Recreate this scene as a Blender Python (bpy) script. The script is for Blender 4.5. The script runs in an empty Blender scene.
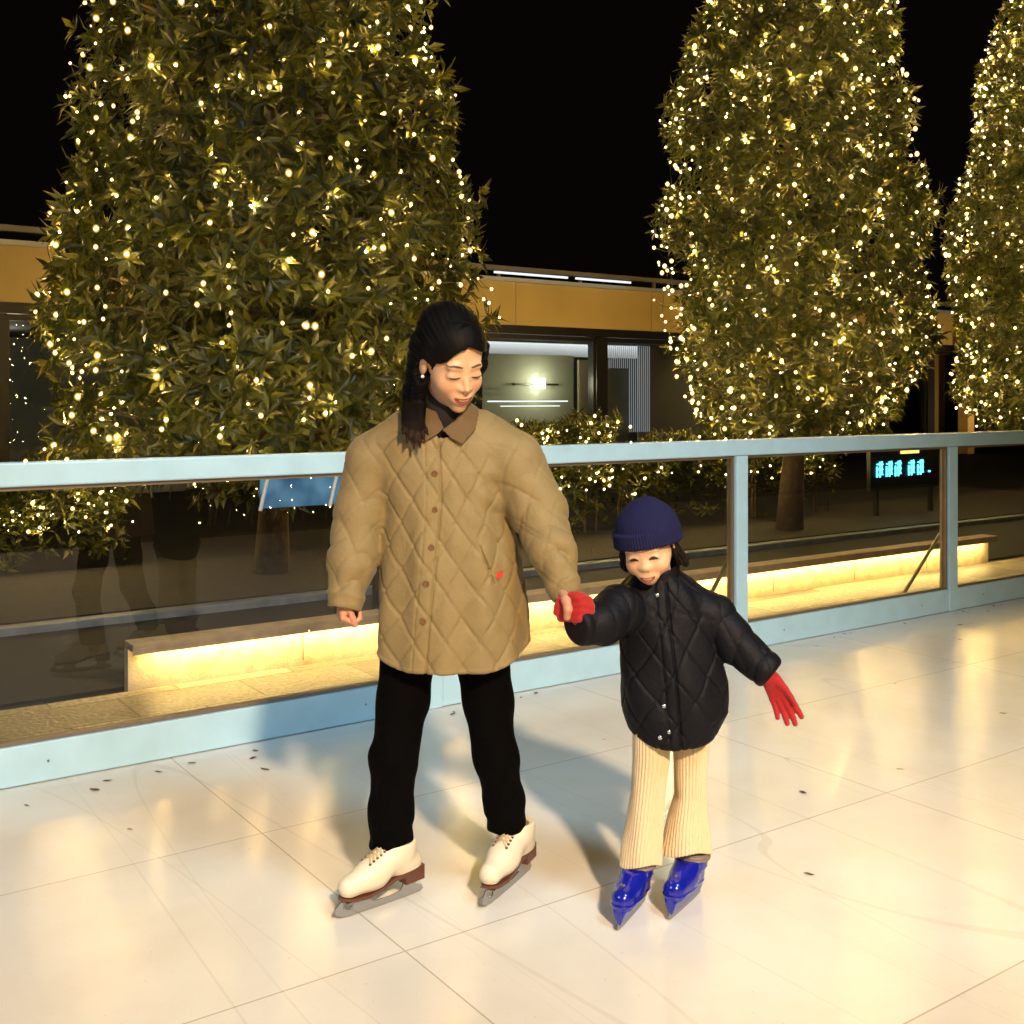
import bpy, math, random
import numpy as np
from mathutils import Vector, Matrix
random.seed(7); RNG = np.random.default_rng(7)
R = math.radians
PI = math.pi
scene = bpy.context.scene
COL = scene.collection

# ------------------------------------------------------------------ camera, world, light
CAM_Z = 1.43
FPX = 1109.0            # focal length in pixels of a 1024 px wide frame
HOR = 397.0             # horizon row
TH = R(35.1)            # direction of the fence against the picture plane
cam_d = bpy.data.cameras.new('camera'); cam = bpy.data.objects.new('camera', cam_d); COL.objects.link(cam)
cam.location = (0, 0, CAM_Z); cam.rotation_euler = (R(90), 0, 0)
cam_d.sensor_width = 36; cam_d.lens = 36 * FPX / 1024; cam_d.shift_y = -(512 - HOR) / 1024
cam_d.clip_start = 0.05; cam_d.clip_end = 1000
scene.camera = cam

w = bpy.data.worlds.new('World'); scene.world = w; w.use_nodes = True
bg = w.node_tree.nodes['Background']; bg.inputs[0].default_value = (0.9, 0.7, 0.5, 1); bg.inputs[1].default_value = 0.0022
scene.view_settings.view_transform = 'Standard'; scene.view_settings.look = 'None'
scene.view_settings.exposure = 0.0; scene.view_settings.gamma = 1
scene.cycles.use_denoising = True
scene.cycles.max_bounces = 6; scene.cycles.transparent_max_bounces = 12
scene.cycles.sample_clamp_indirect = 2.5; scene.cycles.sample_clamp_direct = 0
scene.cycles.caustics_reflective = False; scene.cycles.caustics_refractive = False

def lamp(name, kind, loc, target, energy, color, **kw):
    d = bpy.data.lights.new(name, kind); o = bpy.data.objects.new(name, d); COL.objects.link(o)
    o.location = loc; d.energy = energy; d.color = color
    v = Vector(target) - Vector(loc); o.rotation_euler = v.to_track_quat('-Z', 'Y').to_euler()
    for k, x in kw.items(): setattr(d, k, x)
    return o
def F(u, v, z=0.0):       # fence frame -> world
    return (u * math.cos(TH) - v * math.sin(TH), u * math.sin(TH) + v * math.cos(TH), z)

# rink floodlight behind the photographer (warm) and the cooler rink lamp over the boards
lamp('rink_floodlight', 'SPOT', (2.5, -5.2, 6.1), (0.1, 2.0, 0.0), 6800, (1.0, 0.71, 0.44), spot_size=R(58), spot_blend=1.0, shadow_soft_size=0.30)
lamp('cool_rink_lamp', 'SPOT', (2.6, 0.6, 5.2), F(3.0, 4.4, 0.5), 780, (0.54, 0.83, 1.0), spot_size=R(62), spot_blend=0.9, shadow_soft_size=0.6)
lamp('cool_side_lamp', 'AREA', (-5.5, -1.0, 5.0), (0.2, 4.2, 0.2), 150, (0.66, 0.84, 1.0), size=2.5)
for k in range(6): lamp('facade_fill', 'SPOT', F(-7 + k * 6.5, 14.2, .15), F(-7 + k * 6.5, 17, 3.3), 330, (1.0, 0.76, 0.40), spot_size=R(120), spot_blend=1.0, shadow_soft_size=0.05)  # added spots that brighten the fascia, no fixtures there

# ------------------------------------------------------------------ materials
MATS = {}
def mat(name, col, rough=0.6, metal=0.0, bump=0.0, bscale=60, var=0.0, vscale=5, spec=0.5, sheen=0.0, coat=0.0, sub=0.0, emis=None, estr=0.0, wrinkle=0.0, wscale=9):
    if name in MATS: return MATS[name]
    m = bpy.data.materials.new(name); m.use_nodes = True; nt = m.node_tree; b = nt.nodes['Principled BSDF']
    b.inputs['Base Color'].default_value = (*col, 1); b.inputs['Roughness'].default_value = rough
    b.inputs['Metallic'].default_value = metal; b.inputs['Specular IOR Level'].default_value = spec
    if sheen: b.inputs['Sheen Weight'].default_value = sheen; b.inputs['Sheen Roughness'].default_value = .4
    if coat: b.inputs['Coat Weight'].default_value = coat; b.inputs['Coat Roughness'].default_value = .06
    if sub: b.inputs['Subsurface Weight'].default_value = sub; b.inputs['Subsurface Radius'].default_value = (.02, .007, .004); b.inputs['Subsurface Scale'].default_value = .3
    if emis: b.inputs['Emission Color'].default_value = (*emis, 1); b.inputs['Emission Strength'].default_value = estr
    tc = nt.nodes.new('ShaderNodeTexCoord')
    if bump:
        n = nt.nodes.new('ShaderNodeTexNoise'); n.inputs['Scale'].default_value = bscale; n.inputs['Detail'].default_value = 4
        nt.links.new(tc.outputs['Object'], n.inputs['Vector'])
        bp = nt.nodes.new('ShaderNodeBump'); bp.inputs['Strength'].default_value = bump; bp.inputs['Distance'].default_value = 0.01
        nt.links.new(n.outputs['Fac'], bp.inputs['Height']); nt.links.new(bp.outputs[0], b.inputs['Normal'])
    if wrinkle:
        n = nt.nodes.new('ShaderNodeTexNoise'); n.inputs['Scale'].default_value = wscale; n.inputs['Detail'].default_value = 3; n.inputs['Distortion'].default_value = 1.6
        n.noise_type = 'RIDGED_MULTIFRACTAL'; nt.links.new(tc.outputs['Object'], n.inputs['Vector'])
        b2 = nt.nodes.new('ShaderNodeBump'); b2.inputs['Strength'].default_value = wrinkle; b2.inputs['Distance'].default_value = 0.012; b2.invert = True
        nt.links.new(n.outputs['Fac'], b2.inputs['Height'])
        if bump: nt.links.new(b2.outputs[0], bp.inputs['Normal'])
        else: nt.links.new(b2.outputs[0], b.inputs['Normal'])
    if var:
        n = nt.nodes.new('ShaderNodeTexNoise'); n.inputs['Scale'].default_value = vscale; n.inputs['Detail'].default_value = 6
        nt.links.new(tc.outputs['Object'], n.inputs['Vector'])
        r = nt.nodes.new('ShaderNodeValToRGB'); r.color_ramp.elements[0].position = .3; r.color_ramp.elements[1].position = .7
        r.color_ramp.elements[0].color = (*[c * (1 - var) for c in col], 1); r.color_ramp.elements[1].color = (*[min(1, c * (1 + var)) for c in col], 1)
        nt.links.new(n.outputs['Fac'], r.inputs[0]); nt.links.new(r.outputs[0], b.inputs['Base Color'])
    MATS[name] = m; return m

def attr_mat(name, rough=.45, sub=0.12):
    m = mat(name, (1, 1, 1), rough, sub=sub, bump=.05, bscale=400); nt = m.node_tree
    a = nt.nodes.new('ShaderNodeAttribute'); a.attribute_name = 'Col'
    nt.links.new(a.outputs['Color'], nt.nodes['Principled BSDF'].inputs['Base Color']); return m

def leaf_mat(name, dark, light, trans=.25):
    m = bpy.data.materials.new(name); m.use_nodes = True; nt = m.node_tree; b = nt.nodes['Principled BSDF']
    g = nt.nodes.new('ShaderNodeNewGeometry'); r = nt.nodes.new('ShaderNodeValToRGB')
    r.color_ramp.elements[0].color = (*dark, 1); r.color_ramp.elements[1].color = (*light, 1)
    e = r.color_ramp.elements.new(.55); e.color = (*[(a + c) / 2 * .9 for a, c in zip(dark, light)], 1)
    nt.links.new(g.outputs['Random Per Island'], r.inputs[0]); nt.links.new(r.outputs[0], b.inputs['Base Color'])
    b.inputs['Roughness'].default_value = .42
    t = nt.nodes.new('ShaderNodeBsdfTranslucent'); nt.links.new(r.outputs[0], t.inputs['Color'])
    mx = nt.nodes.new('ShaderNodeMixShader'); mx.inputs[0].default_value = trans
    nt.links.new(b.outputs[0], mx.inputs[1]); nt.links.new(t.outputs[0], mx.inputs[2])
    nt.links.new(mx.outputs[0], nt.nodes['Material Output'].inputs['Surface']); return m

def emit_mat(name, col, s):
    m = bpy.data.materials.new(name); m.use_nodes = True; nt = m.node_tree; nt.nodes.remove(nt.nodes['Principled BSDF'])
    e = nt.nodes.new('ShaderNodeEmission'); e.inputs[0].default_value = (*col, 1); e.inputs[1].default_value = s
    nt.links.new(e.outputs[0], nt.nodes['Material Output'].inputs['Surface']); return m

def glass_mat(name, tint, gloss=1.6, rough=0.0):
    m = bpy.data.materials.new(name); m.use_nodes = True; nt = m.node_tree; nt.nodes.remove(nt.nodes['Principled BSDF'])
    t = nt.nodes.new('ShaderNodeBsdfTransparent'); t.inputs[0].default_value = (*tint, 1)
    g = nt.nodes.new('ShaderNodeBsdfGlossy'); g.inputs['Roughness'].default_value = rough
    fr = nt.nodes.new('ShaderNodeFresnel'); fr.inputs[0].default_value = 1.5
    ml = nt.nodes.new('ShaderNodeMath'); ml.operation = 'MULTIPLY'; ml.inputs[1].default_value = gloss; ml.use_clamp = True
    mx = nt.nodes.new('ShaderNodeMixShader'); nt.links.new(fr.outputs[0], ml.inputs[0]); nt.links.new(ml.outputs[0], mx.inputs[0])
    nt.links.new(t.outputs[0], mx.inputs[1]); nt.links.new(g.outputs[0], mx.inputs[2])
    nt.links.new(mx.outputs[0], nt.nodes['Material Output'].inputs['Surface']); return m

# ------------------------------------------------------------------ object helpers
def tag(o, label=None, cat=None, group=None, kind=None):
    if label: o['label'] = label
    if cat: o['category'] = cat
    if group: o['group'] = group
    if kind: o['kind'] = kind
    return o
def link(name, me, m=None, parent=None, rot=0.0, loc=(0, 0, 0)):
    o = bpy.data.objects.new(name, me); COL.objects.link(o)
    if m is not None and me is not None: me.materials.append(m)
    o.location = loc; o.rotation_euler = (0, 0, rot)
    if parent: o.parent = parent
    return o
def empty(name, loc=(0, 0, 0), rot=0.0):
    o = bpy.data.objects.new(name, None); COL.objects.link(o); o.location = loc; o.rotation_euler = (0, 0, rot); return o
def mesh_np(name, V, Fc, smooth=True):
    me = bpy.data.meshes.new(name); V = np.asarray(V, np.float32); Fc = np.asarray(Fc, np.int32); n = Fc.shape[1]
    me.vertices.add(len(V)); me.vertices.foreach_set('co', V.ravel())
    me.loops.add(Fc.size); me.loops.foreach_set('vertex_index', Fc.ravel())
    me.polygons.add(len(Fc)); me.polygons.foreach_set('loop_start', np.arange(0, Fc.size, n, dtype=np.int32))
    me.polygons.foreach_set('loop_total', np.full(len(Fc), n, np.int32))
    me.polygons.foreach_set('use_smooth', np.full(len(Fc), smooth)); me.update(calc_edges=True); me.validate(); return me
class MB:
    def __init__(s): s.v = []; s.f = []
    def box(s, x0, x1, y0, y1, z0, z1, bev=0.0):
        i = len(s.v)
        if bev <= 0:
            s.v += [(x, y, z) for z in (z0, z1) for y in (y0, y1) for x in (x0, x1)]
            s.f += [[i, i+2, i+3, i+1], [i+4, i+5, i+7, i+6], [i, i+1, i+5, i+4], [i+2, i+6, i+7, i+3], [i, i+4, i+6, i+2], [i+1, i+3, i+7, i+5]]
        else:
            import bmesh
            bm = bmesh.new(); bmesh.ops.create_cube(bm, size=1)
            for q in bm.verts: q.co = Vector(((x0+x1)/2 + q.co.x*(x1-x0), (y0+y1)/2 + q.co.y*(y1-y0), (z0+z1)/2 + q.co.z*(z1-z0)))
            bmesh.ops.bevel(bm, geom=bm.edges[:], offset=bev, segments=2, affect='EDGES', profile=.5)
            bm.verts.index_update()
            s.v += [tuple(q.co) for q in bm.verts]; s.f += [[i + q.index for q in f.verts] for f in bm.faces]; bm.free()
        return s
    def tube(s, pts, r, n=8, cap=True):
        pts = [Vector(p) for p in pts]; rr = r if isinstance(r, (list, tuple)) else [r] * len(pts); i0 = len(s.v)
        for k, p in enumerate(pts):
            d = (pts[min(k+1, len(pts)-1)] - pts[max(k-1, 0)]).normalized()
            a = d.cross(Vector((0, 0, 1))) if abs(d.z) < .95 else d.cross(Vector((1, 0, 0))); a.normalize(); b = d.cross(a)
            for j in range(n):
                t = 2*PI*j/n; s.v.append(tuple(p + a*math.cos(t)*rr[k] + b*math.sin(t)*rr[k]))
        for k in range(len(pts)-1):
            for j in range(n):
                a0 = i0+k*n+j; a1 = i0+k*n+(j+1) % n; s.f.append([a0, a0+n, a1+n, a1])
        if cap: s.f.append([i0+j for j in range(n)]); s.f.append([i0+(len(pts)-1)*n+j for j in range(n)][::-1])
        return s
    def prism(s, prof, y0, y1):      # profile in (x,z) extruded along y
        i = len(s.v); n = len(prof)
        s.v += [(x, y0, z) for x, z in prof] + [(x, y1, z) for x, z in prof]
        s.f += [[i+k for k in range(n)], [i+n+k for k in range(n)][::-1]]
        s.f += [[i+k, i+n+k, i+n+(k+1) % n, i+(k+1) % n] for k in range(n)]
        return s
    def build(s, name, m, parent=None, rot=0.0, loc=(0, 0, 0), smooth=False):
        me = bpy.data.meshes.new(name); me.from_pydata(s.v, [], s.f); me.update()
        import bmesh
        bm = bmesh.new(); bm.from_mesh(me); bmesh.ops.recalc_face_normals(bm, faces=bm.faces[:]); bm.to_mesh(me); bm.free()
        if smooth:
            for p in me.polygons: p.use_smooth = True
        return link(name, me, m, parent, rot, loc)

# ------------------------------------------------------------------ implicit surfaces
def nets(f, lo, hi, h):
    lo = np.array(lo, float); n = np.ceil((np.array(hi) - lo) / h / 8).astype(int) * 8; B = 8; nb = n // B
    g = np.stack(np.meshgrid(*[np.arange(k) for k in nb], indexing='ij'), -1).reshape(-1, 3)
    cen = lo + (g * B + (B - 1) / 2) * h; fc = f(cen)
    V = np.repeat(np.repeat(np.repeat(np.where(fc < 0, -1., 1.).astype(np.float32).reshape(nb), B, 0), B, 1), B, 2)
    act = g[np.abs(fc) < B * h * 1.75 + .012]
    off = np.stack(np.meshgrid(*[np.arange(B)] * 3, indexing='ij'), -1).reshape(-1, 3)
    for k in range(0, len(act), 1500):
        idx = (act[k:k+1500, None, :] * B + off[None]).reshape(-1, 3)
        V[idx[:, 0], idx[:, 1], idx[:, 2]] = f(lo + idx * h)
    S = V < 0
    cm = np.zeros(np.array(V.shape) - 1, bool); s0 = S[:-1, :-1, :-1]
    cs = [(i, j, k) for i in (0, 1) for j in (0, 1) for k in (0, 1)]
    sl = lambda A, c: A[c[0]:A.shape[0]-1+c[0], c[1]:A.shape[1]-1+c[1], c[2]:A.shape[2]-1+c[2]]
    for c in cs[1:]: cm |= sl(S, c) != s0
    ci = np.argwhere(cm); ID = np.full(cm.shape, -1, np.int32); ID[cm] = np.arange(len(ci))
    pos = np.zeros((len(ci), 3)); cnt = np.zeros(len(ci))
    for a in range(3):
        for c in cs:
            if c[a]: continue
            d = list(c); d[a] = 1; p0 = ci + c; p1 = ci + d
            v0 = V[tuple(p0.T)]; v1 = V[tuple(p1.T)]; m = (v0 < 0) != (v1 < 0)
            t = v0[m] / (v0[m] - v1[m]); q = p0[m].astype(float); q[:, a] += t; pos[m] += q; cnt[m] += 1
    P = lo + pos / cnt[:, None] * h
    e = h * .35
    for _ in range(2):
        fv = f(P); G = np.stack([f(P + np.eye(3)[a] * e) - f(P - np.eye(3)[a] * e) for a in range(3)], -1) / (2 * e)
        st = -(fv / np.maximum((G**2).sum(1), .05))[:, None] * G; L = np.linalg.norm(st, axis=1, keepdims=True)
        P = P + st * np.minimum(1, .6 * h / np.maximum(L, 1e-9))
    Q = []
    for a in range(3):
        b, c = (a + 1) % 3, (a + 2) % 3
        A = np.moveaxis(S, (a, b, c), (0, 1, 2)); D = np.moveaxis(ID, (a, b, c), (0, 1, 2))
        x = A[:-1] != A[1:]; x[:, 0] = False; x[:, :, 0] = False; x[:, -1] = False; x[:, :, -1] = False
        ix = np.argwhere(x); i, j, k = ix.T
        q = np.stack([D[i, j-1, k-1], D[i, j, k-1], D[i, j, k], D[i, j-1, k]], 1); fl = ~A[i, j, k]
        q[fl] = q[fl][:, ::-1]; Q.append(q)
    Q = np.concatenate(Q); Q = Q[(Q >= 0).all(1)]
    return P, Q
def body_obj(name, f, lo, hi, h, m, parent=None, colf=None):
    P, Q = nets(f, lo, hi, h); me = mesh_np(name, P, Q)
    if colf is not None:
        c = np.ones((len(P), 4), np.float32); c[:, :3] = colf(P)
        a = me.color_attributes.new('Col', 'FLOAT_COLOR', 'POINT'); a.data.foreach_set('color', c.ravel())
    return link(name, me, m, parent)
def smin(a, b, k):
    h = np.clip(.5 + .5 * (b - a) / k, 0, 1); return b + (a - b) * h - k * h * (1 - h)
def smax(a, b, k): return -smin(-a, -b, k)
def seg(P, a, b, ra, rb):
    a = np.array(a, float); b = np.array(b, float); ab = b - a
    t = np.clip(((P - a) @ ab) / max((ab @ ab), 1e-9), 0, 1)
    return np.linalg.norm(P - a - t[:, None] * ab, axis=1) - (ra + (rb - ra) * t)
def chain(P, pts, k=.01):
    d = None
    for (a, ra), (b, rb) in zip(pts[:-1], pts[1:]):
        s = seg(P, a, b, ra, rb); d = s if d is None else smin(d, s, k)
    return d
def ell(P, c, r):
    q = (P - np.array(c)) / np.array(r); k0 = np.linalg.norm(q, axis=1); k1 = np.linalg.norm(q / np.array(r), axis=1)
    return k0 * (k0 - 1) / np.maximum(k1, 1e-6)
def at(px, py, Y):      # a measured place of the photograph at depth Y, in metres
    return np.array(((px - 512) / FPX * Y, Y, CAM_Z - (py - HOR) / FPX * Y))
def frame(c, yaw, pitch, roll, s=1.0):
    yaw, pitch, roll = R(yaw), R(pitch), R(roll)
    f = np.array((math.sin(yaw)*math.cos(pitch), -math.cos(yaw)*math.cos(pitch), -math.sin(pitch)))
    r = np.array((math.cos(yaw), math.sin(yaw), 0)); u = np.cross(f, r)
    r2 = r*math.cos(roll) + u*math.sin(roll); u2 = u*math.cos(roll) - r*math.sin(roll)
    M = np.stack([r2, f, u2]); c = np.array(c)
    return (lambda P: (P - c) @ M.T / s), (lambda q: c + (np.array(q) * s) @ M)

def head_sdf(L, child=False):
    """L: head-local points (x to the image right, y out of the face, z up, eye level 0), adult metres"""
    X = np.stack([np.abs(L[:, 0]), L[:, 1], L[:, 2]], 1)
    d = ell(L, (0, -.018, .036), (.076, .094, .084))
    jaw = ell(L, (0, .018, -.036), (.060, .070, .078)) if not child else ell(L, (0, .016, -.026), (.066, .074, .066))
    d = smin(d, jaw, .03)
    d = smin(d, ell(L, (0, .067, -.096), (.018, .018, .016)) if not child else ell(L, (0, .066, -.082), (.017, .016, .014)), .024)
    d = smin(d, ell(X, (.036, .050, -.034), (.024, .026, .024)) if not child else ell(X, (.035, .054, -.036), (.027, .029, .025)), .022)
    d = smin(d, ell(X, (.024, .070, .020), (.022, .010, .010)), .018)
    d = smax(d, -ell(X, (.030, .1085, -.002), (.018, .019, .012)), .020)
    d = smin(d, ell(X, (.030, .0735, -.004), (.0170, .0106, .0090)), .011)
    if child: nz = smin(seg(L, (0, .080, -.012), (0, .0915, -.030), .005, .0085), ell(X, (.009, .086, -.032), (.0065, .008, .0060)), .008)
    else: nz = smin(seg(L, (0, .079, .002), (0, .0985, -.032), .0052, .0088), ell(X, (.0108, .0885, -.035), (.0068, .0085, .0062)), .008)
    d = smin(d, nz, .014)
    d = smin(d, ell(L, (0, .074, -.064), (.030, .018, .020)), .016)
    Lm = np.stack([L[:, 0], L[:, 1] + X[:, 0]**2 * 9 + (.003 if child else 0), L[:, 2] - X[:, 0]**2 * 11], 1)
    d = smin(d, ell(Lm, (0, .0885, -.0610), (.025, .0055, .0040)), .005)
    d = smin(d, ell(Lm, (0, .0865, -.0770), (.020, .0070, .0055)), .005)
    ear = ell(X, (.077, -.012, -.006), (.009, .019, .030)); d = smin(d, ear, .006)
    return d
def face_color(L, base, lip, brow, child=False):
    n = len(L); c = np.tile(np.array(base), (n, 1)); x = np.abs(L[:, 0]); y = L[:, 1]; z = L[:, 2]
    def mix(mask, col):
        m = np.clip(mask, 0, 1)[:, None]; c[:] = c * (1 - m) + np.array(col) * m
    def soft(v, e=.0012): return np.clip(.5 - v / e, 0, 1)
    fr = np.clip((y - .04) / .02, 0, 1)
    blush = np.exp(-((x - .040)**2 / .018**2 + (z + .034)**2 / .016**2)) * fr * .45
    mix(blush, (base[0]*1.0, base[1]*.62, base[2]*.55))
    mix(np.exp(-(x**2 / .012**2 + (z + .034)**2 / .012**2)) * .22 * fr, (base[0], base[1]*.7, base[2]*.6))
    # brows: tapered arcs
    t = (x - .012) / .040; bz = .0215 + .004 * np.sin(np.clip(t, 0, 1) * PI * .75) - np.clip(t - .6, 0, 1) * .008
    th = .0030 * np.clip(1.15 - np.abs(t - .35) * 1.3, .25, 1)
    mix(soft(np.abs(z - bz) - th) * (t > 0) * (t < 1.02) * fr * (.6 if child else .95), brow)
    # lowered lids with a dark lash line
    if not child: mix(np.exp(-((x-.030)**2 / .014**2 + (z - .003)**2 / .006**2)) * .40 * fr, (base[0]*.70, base[1]*.48, base[2]*.42))
    ez = -.0075 + (x - .030)**2 * 10 if not child else -.003 - (x - .030)**2 * 20
    we = .0155 if not child else .0145
    mix(soft(np.abs(z - ez) - (.0028 if not child else .0052) * np.sqrt(np.clip(1 - ((x - .030) / we)**2, 0, 1))) * (np.abs(x - .030) < we) * (y > .05), (.010, .006, .005))
    # smiling mouth: lips, parted, teeth
    W = .0255 if not child else .0235; q = np.clip(1 - (x / W)**2, 0, 1); Zc = -.0680 + x**2 * 12; v = z - Zc; on = (x < W) * (y > .055)
    up = .0020 + .0055 * q; lo = .0025 + .0100 * np.sqrt(q)
    mix(soft(np.maximum(v - up, -v - lo)) * on, lip)
    op = (.0026 if not child else .0038) * np.sqrt(q)
    mix(soft(np.abs(v + .0006) - op) * on, (.05, .010, .008)); mix(soft(np.abs(v - .0004) - op * .62, .0010) * (x < W * .6) * on, (.62, .52, .42) if not child else (.55, .42, .34))
    mix(np.exp(-((x - .0070)**2 / .0028**2 + (z + .0415)**2 / .0024**2)) * (y > .075) * .75, (base[0]*.25, base[1]*.12, base[2]*.1))
    return c

def hand_sdf(P, wrist, d, s, curls, size=1.0, spread=.0, thumb=(.6, .5), tcurl=.3, fr=1.0, side=1):
    """wrist point, d finger direction, s towards the thumb; fingers curl towards n = d x s"""
    d = np.array(d, float); d /= np.linalg.norm(d); s = np.array(s, float); s -= (s @ d) * d; s /= np.linalg.norm(s); n = np.cross(d, s) * side
    W = np.array(wrist, float); z = size; out = None
    bases = [.030, .011, -.009, -.028]; lens = [(.040, .024, .019), (.044, .028, .021), (.041, .026, .020), (.032, .019, .017)]; kn = [.086, .090, .086, .078]
    palm = None
    for i in range(4):
        b = W + (d * kn[i] + s * bases[i]) * z
        q = seg(P, W + s * bases[i] * .55 * z, b, .0145 * z, .0115 * z); palm = q if palm is None else smin(palm, q, .014 * z)
    out = palm
    for i in range(4):
        b = W + (d * kn[i] + s * bases[i]) * z; dd = d + s * spread * (1.5 - i); dd /= np.linalg.norm(dd); ang = 0
        rad = [.0095, .0088, .0078, .0068]
        if i == 3: rad = [r * .88 for r in rad]
        cu = curls[i] if isinstance(curls, (list, tuple)) else curls
        fing = None
        for j in range(3):
            ang += cu * (1.0, 1.15, .8)[j]
            v = dd * math.cos(ang) + n * math.sin(ang); e = b + v * lens[i][j] * z
            q = seg(P, b, e, rad[j] * z * fr, rad[j+1] * z * fr); fing = q if fing is None else smin(fing, q, .003 * z); b = e
        out = smin(out, fing, .005 * z)
    b = W + (d * .020 + s * .024 + n * .008) * z; v = d * math.cos(thumb[0]) + s * math.sin(thumb[0]) + n * thumb[1]; v /= np.linalg.norm(v)
    m = b + v * .042 * z; out = smin(out, seg(P, b, m, .0165 * z, .0110 * z), .012 * z)
    v2 = v + (-s) * tcurl + n * tcurl * .5; v2 /= np.linalg.norm(v2); e = m + v2 * .032 * z; out = smin(out, seg(P, m, e, .0108 * z, .0095 * z), .004 * z)
    v3 = v2 - s * tcurl * .6; v3 /= np.linalg.norm(v3); out = smin(out, seg(P, e, e + v3 * .024 * z, .0098 * z, .0078 * z), .003 * z)
    return out
def loft(P, lv, cy, n=2.2):
    """lv rows: z (ascending), x centre, half width, half depth"""
    z = P[:, 2]; lv = np.array(lv); cx = np.interp(z, lv[:, 0], lv[:, 1]); hw = np.interp(z, lv[:, 0], lv[:, 2]); hd = np.interp(z, lv[:, 0], lv[:, 3])
    c = cy(z) if callable(cy) else cy
    q = ((np.abs(P[:, 0] - cx) / hw)**n + (np.abs(P[:, 1] - c) / hd)**n)**(1 / n)
    return (q - 1) * np.minimum(hw, hd), cx
def quilt(s, z, w, hgt, depth, wd):
    g = math.hypot(1 / w, 1 / hgt); o = 0
    for sg in (1, -1):
        t = s / w + sg * z / hgt; fr = np.abs(t - np.round(t)) / g
        o = o - depth * np.exp(-(fr / wd)**2) + depth * .55 * np.clip(fr * g * 2, 0, 1)**.7
    return o
def surf_y(f, x, z, y0, y1):
    ys = np.linspace(y0, y1, 400); v = f(np.stack([np.full(400, x), ys, np.full(400, z)], 1)); i = np.argmax(v < 0); return ys[i]

# ================================================================== SETTING
def setting(name, mb, m, kind='structure'):
    o = mb.build(name, m, rot=TH); o['kind'] = kind; return o
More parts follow.
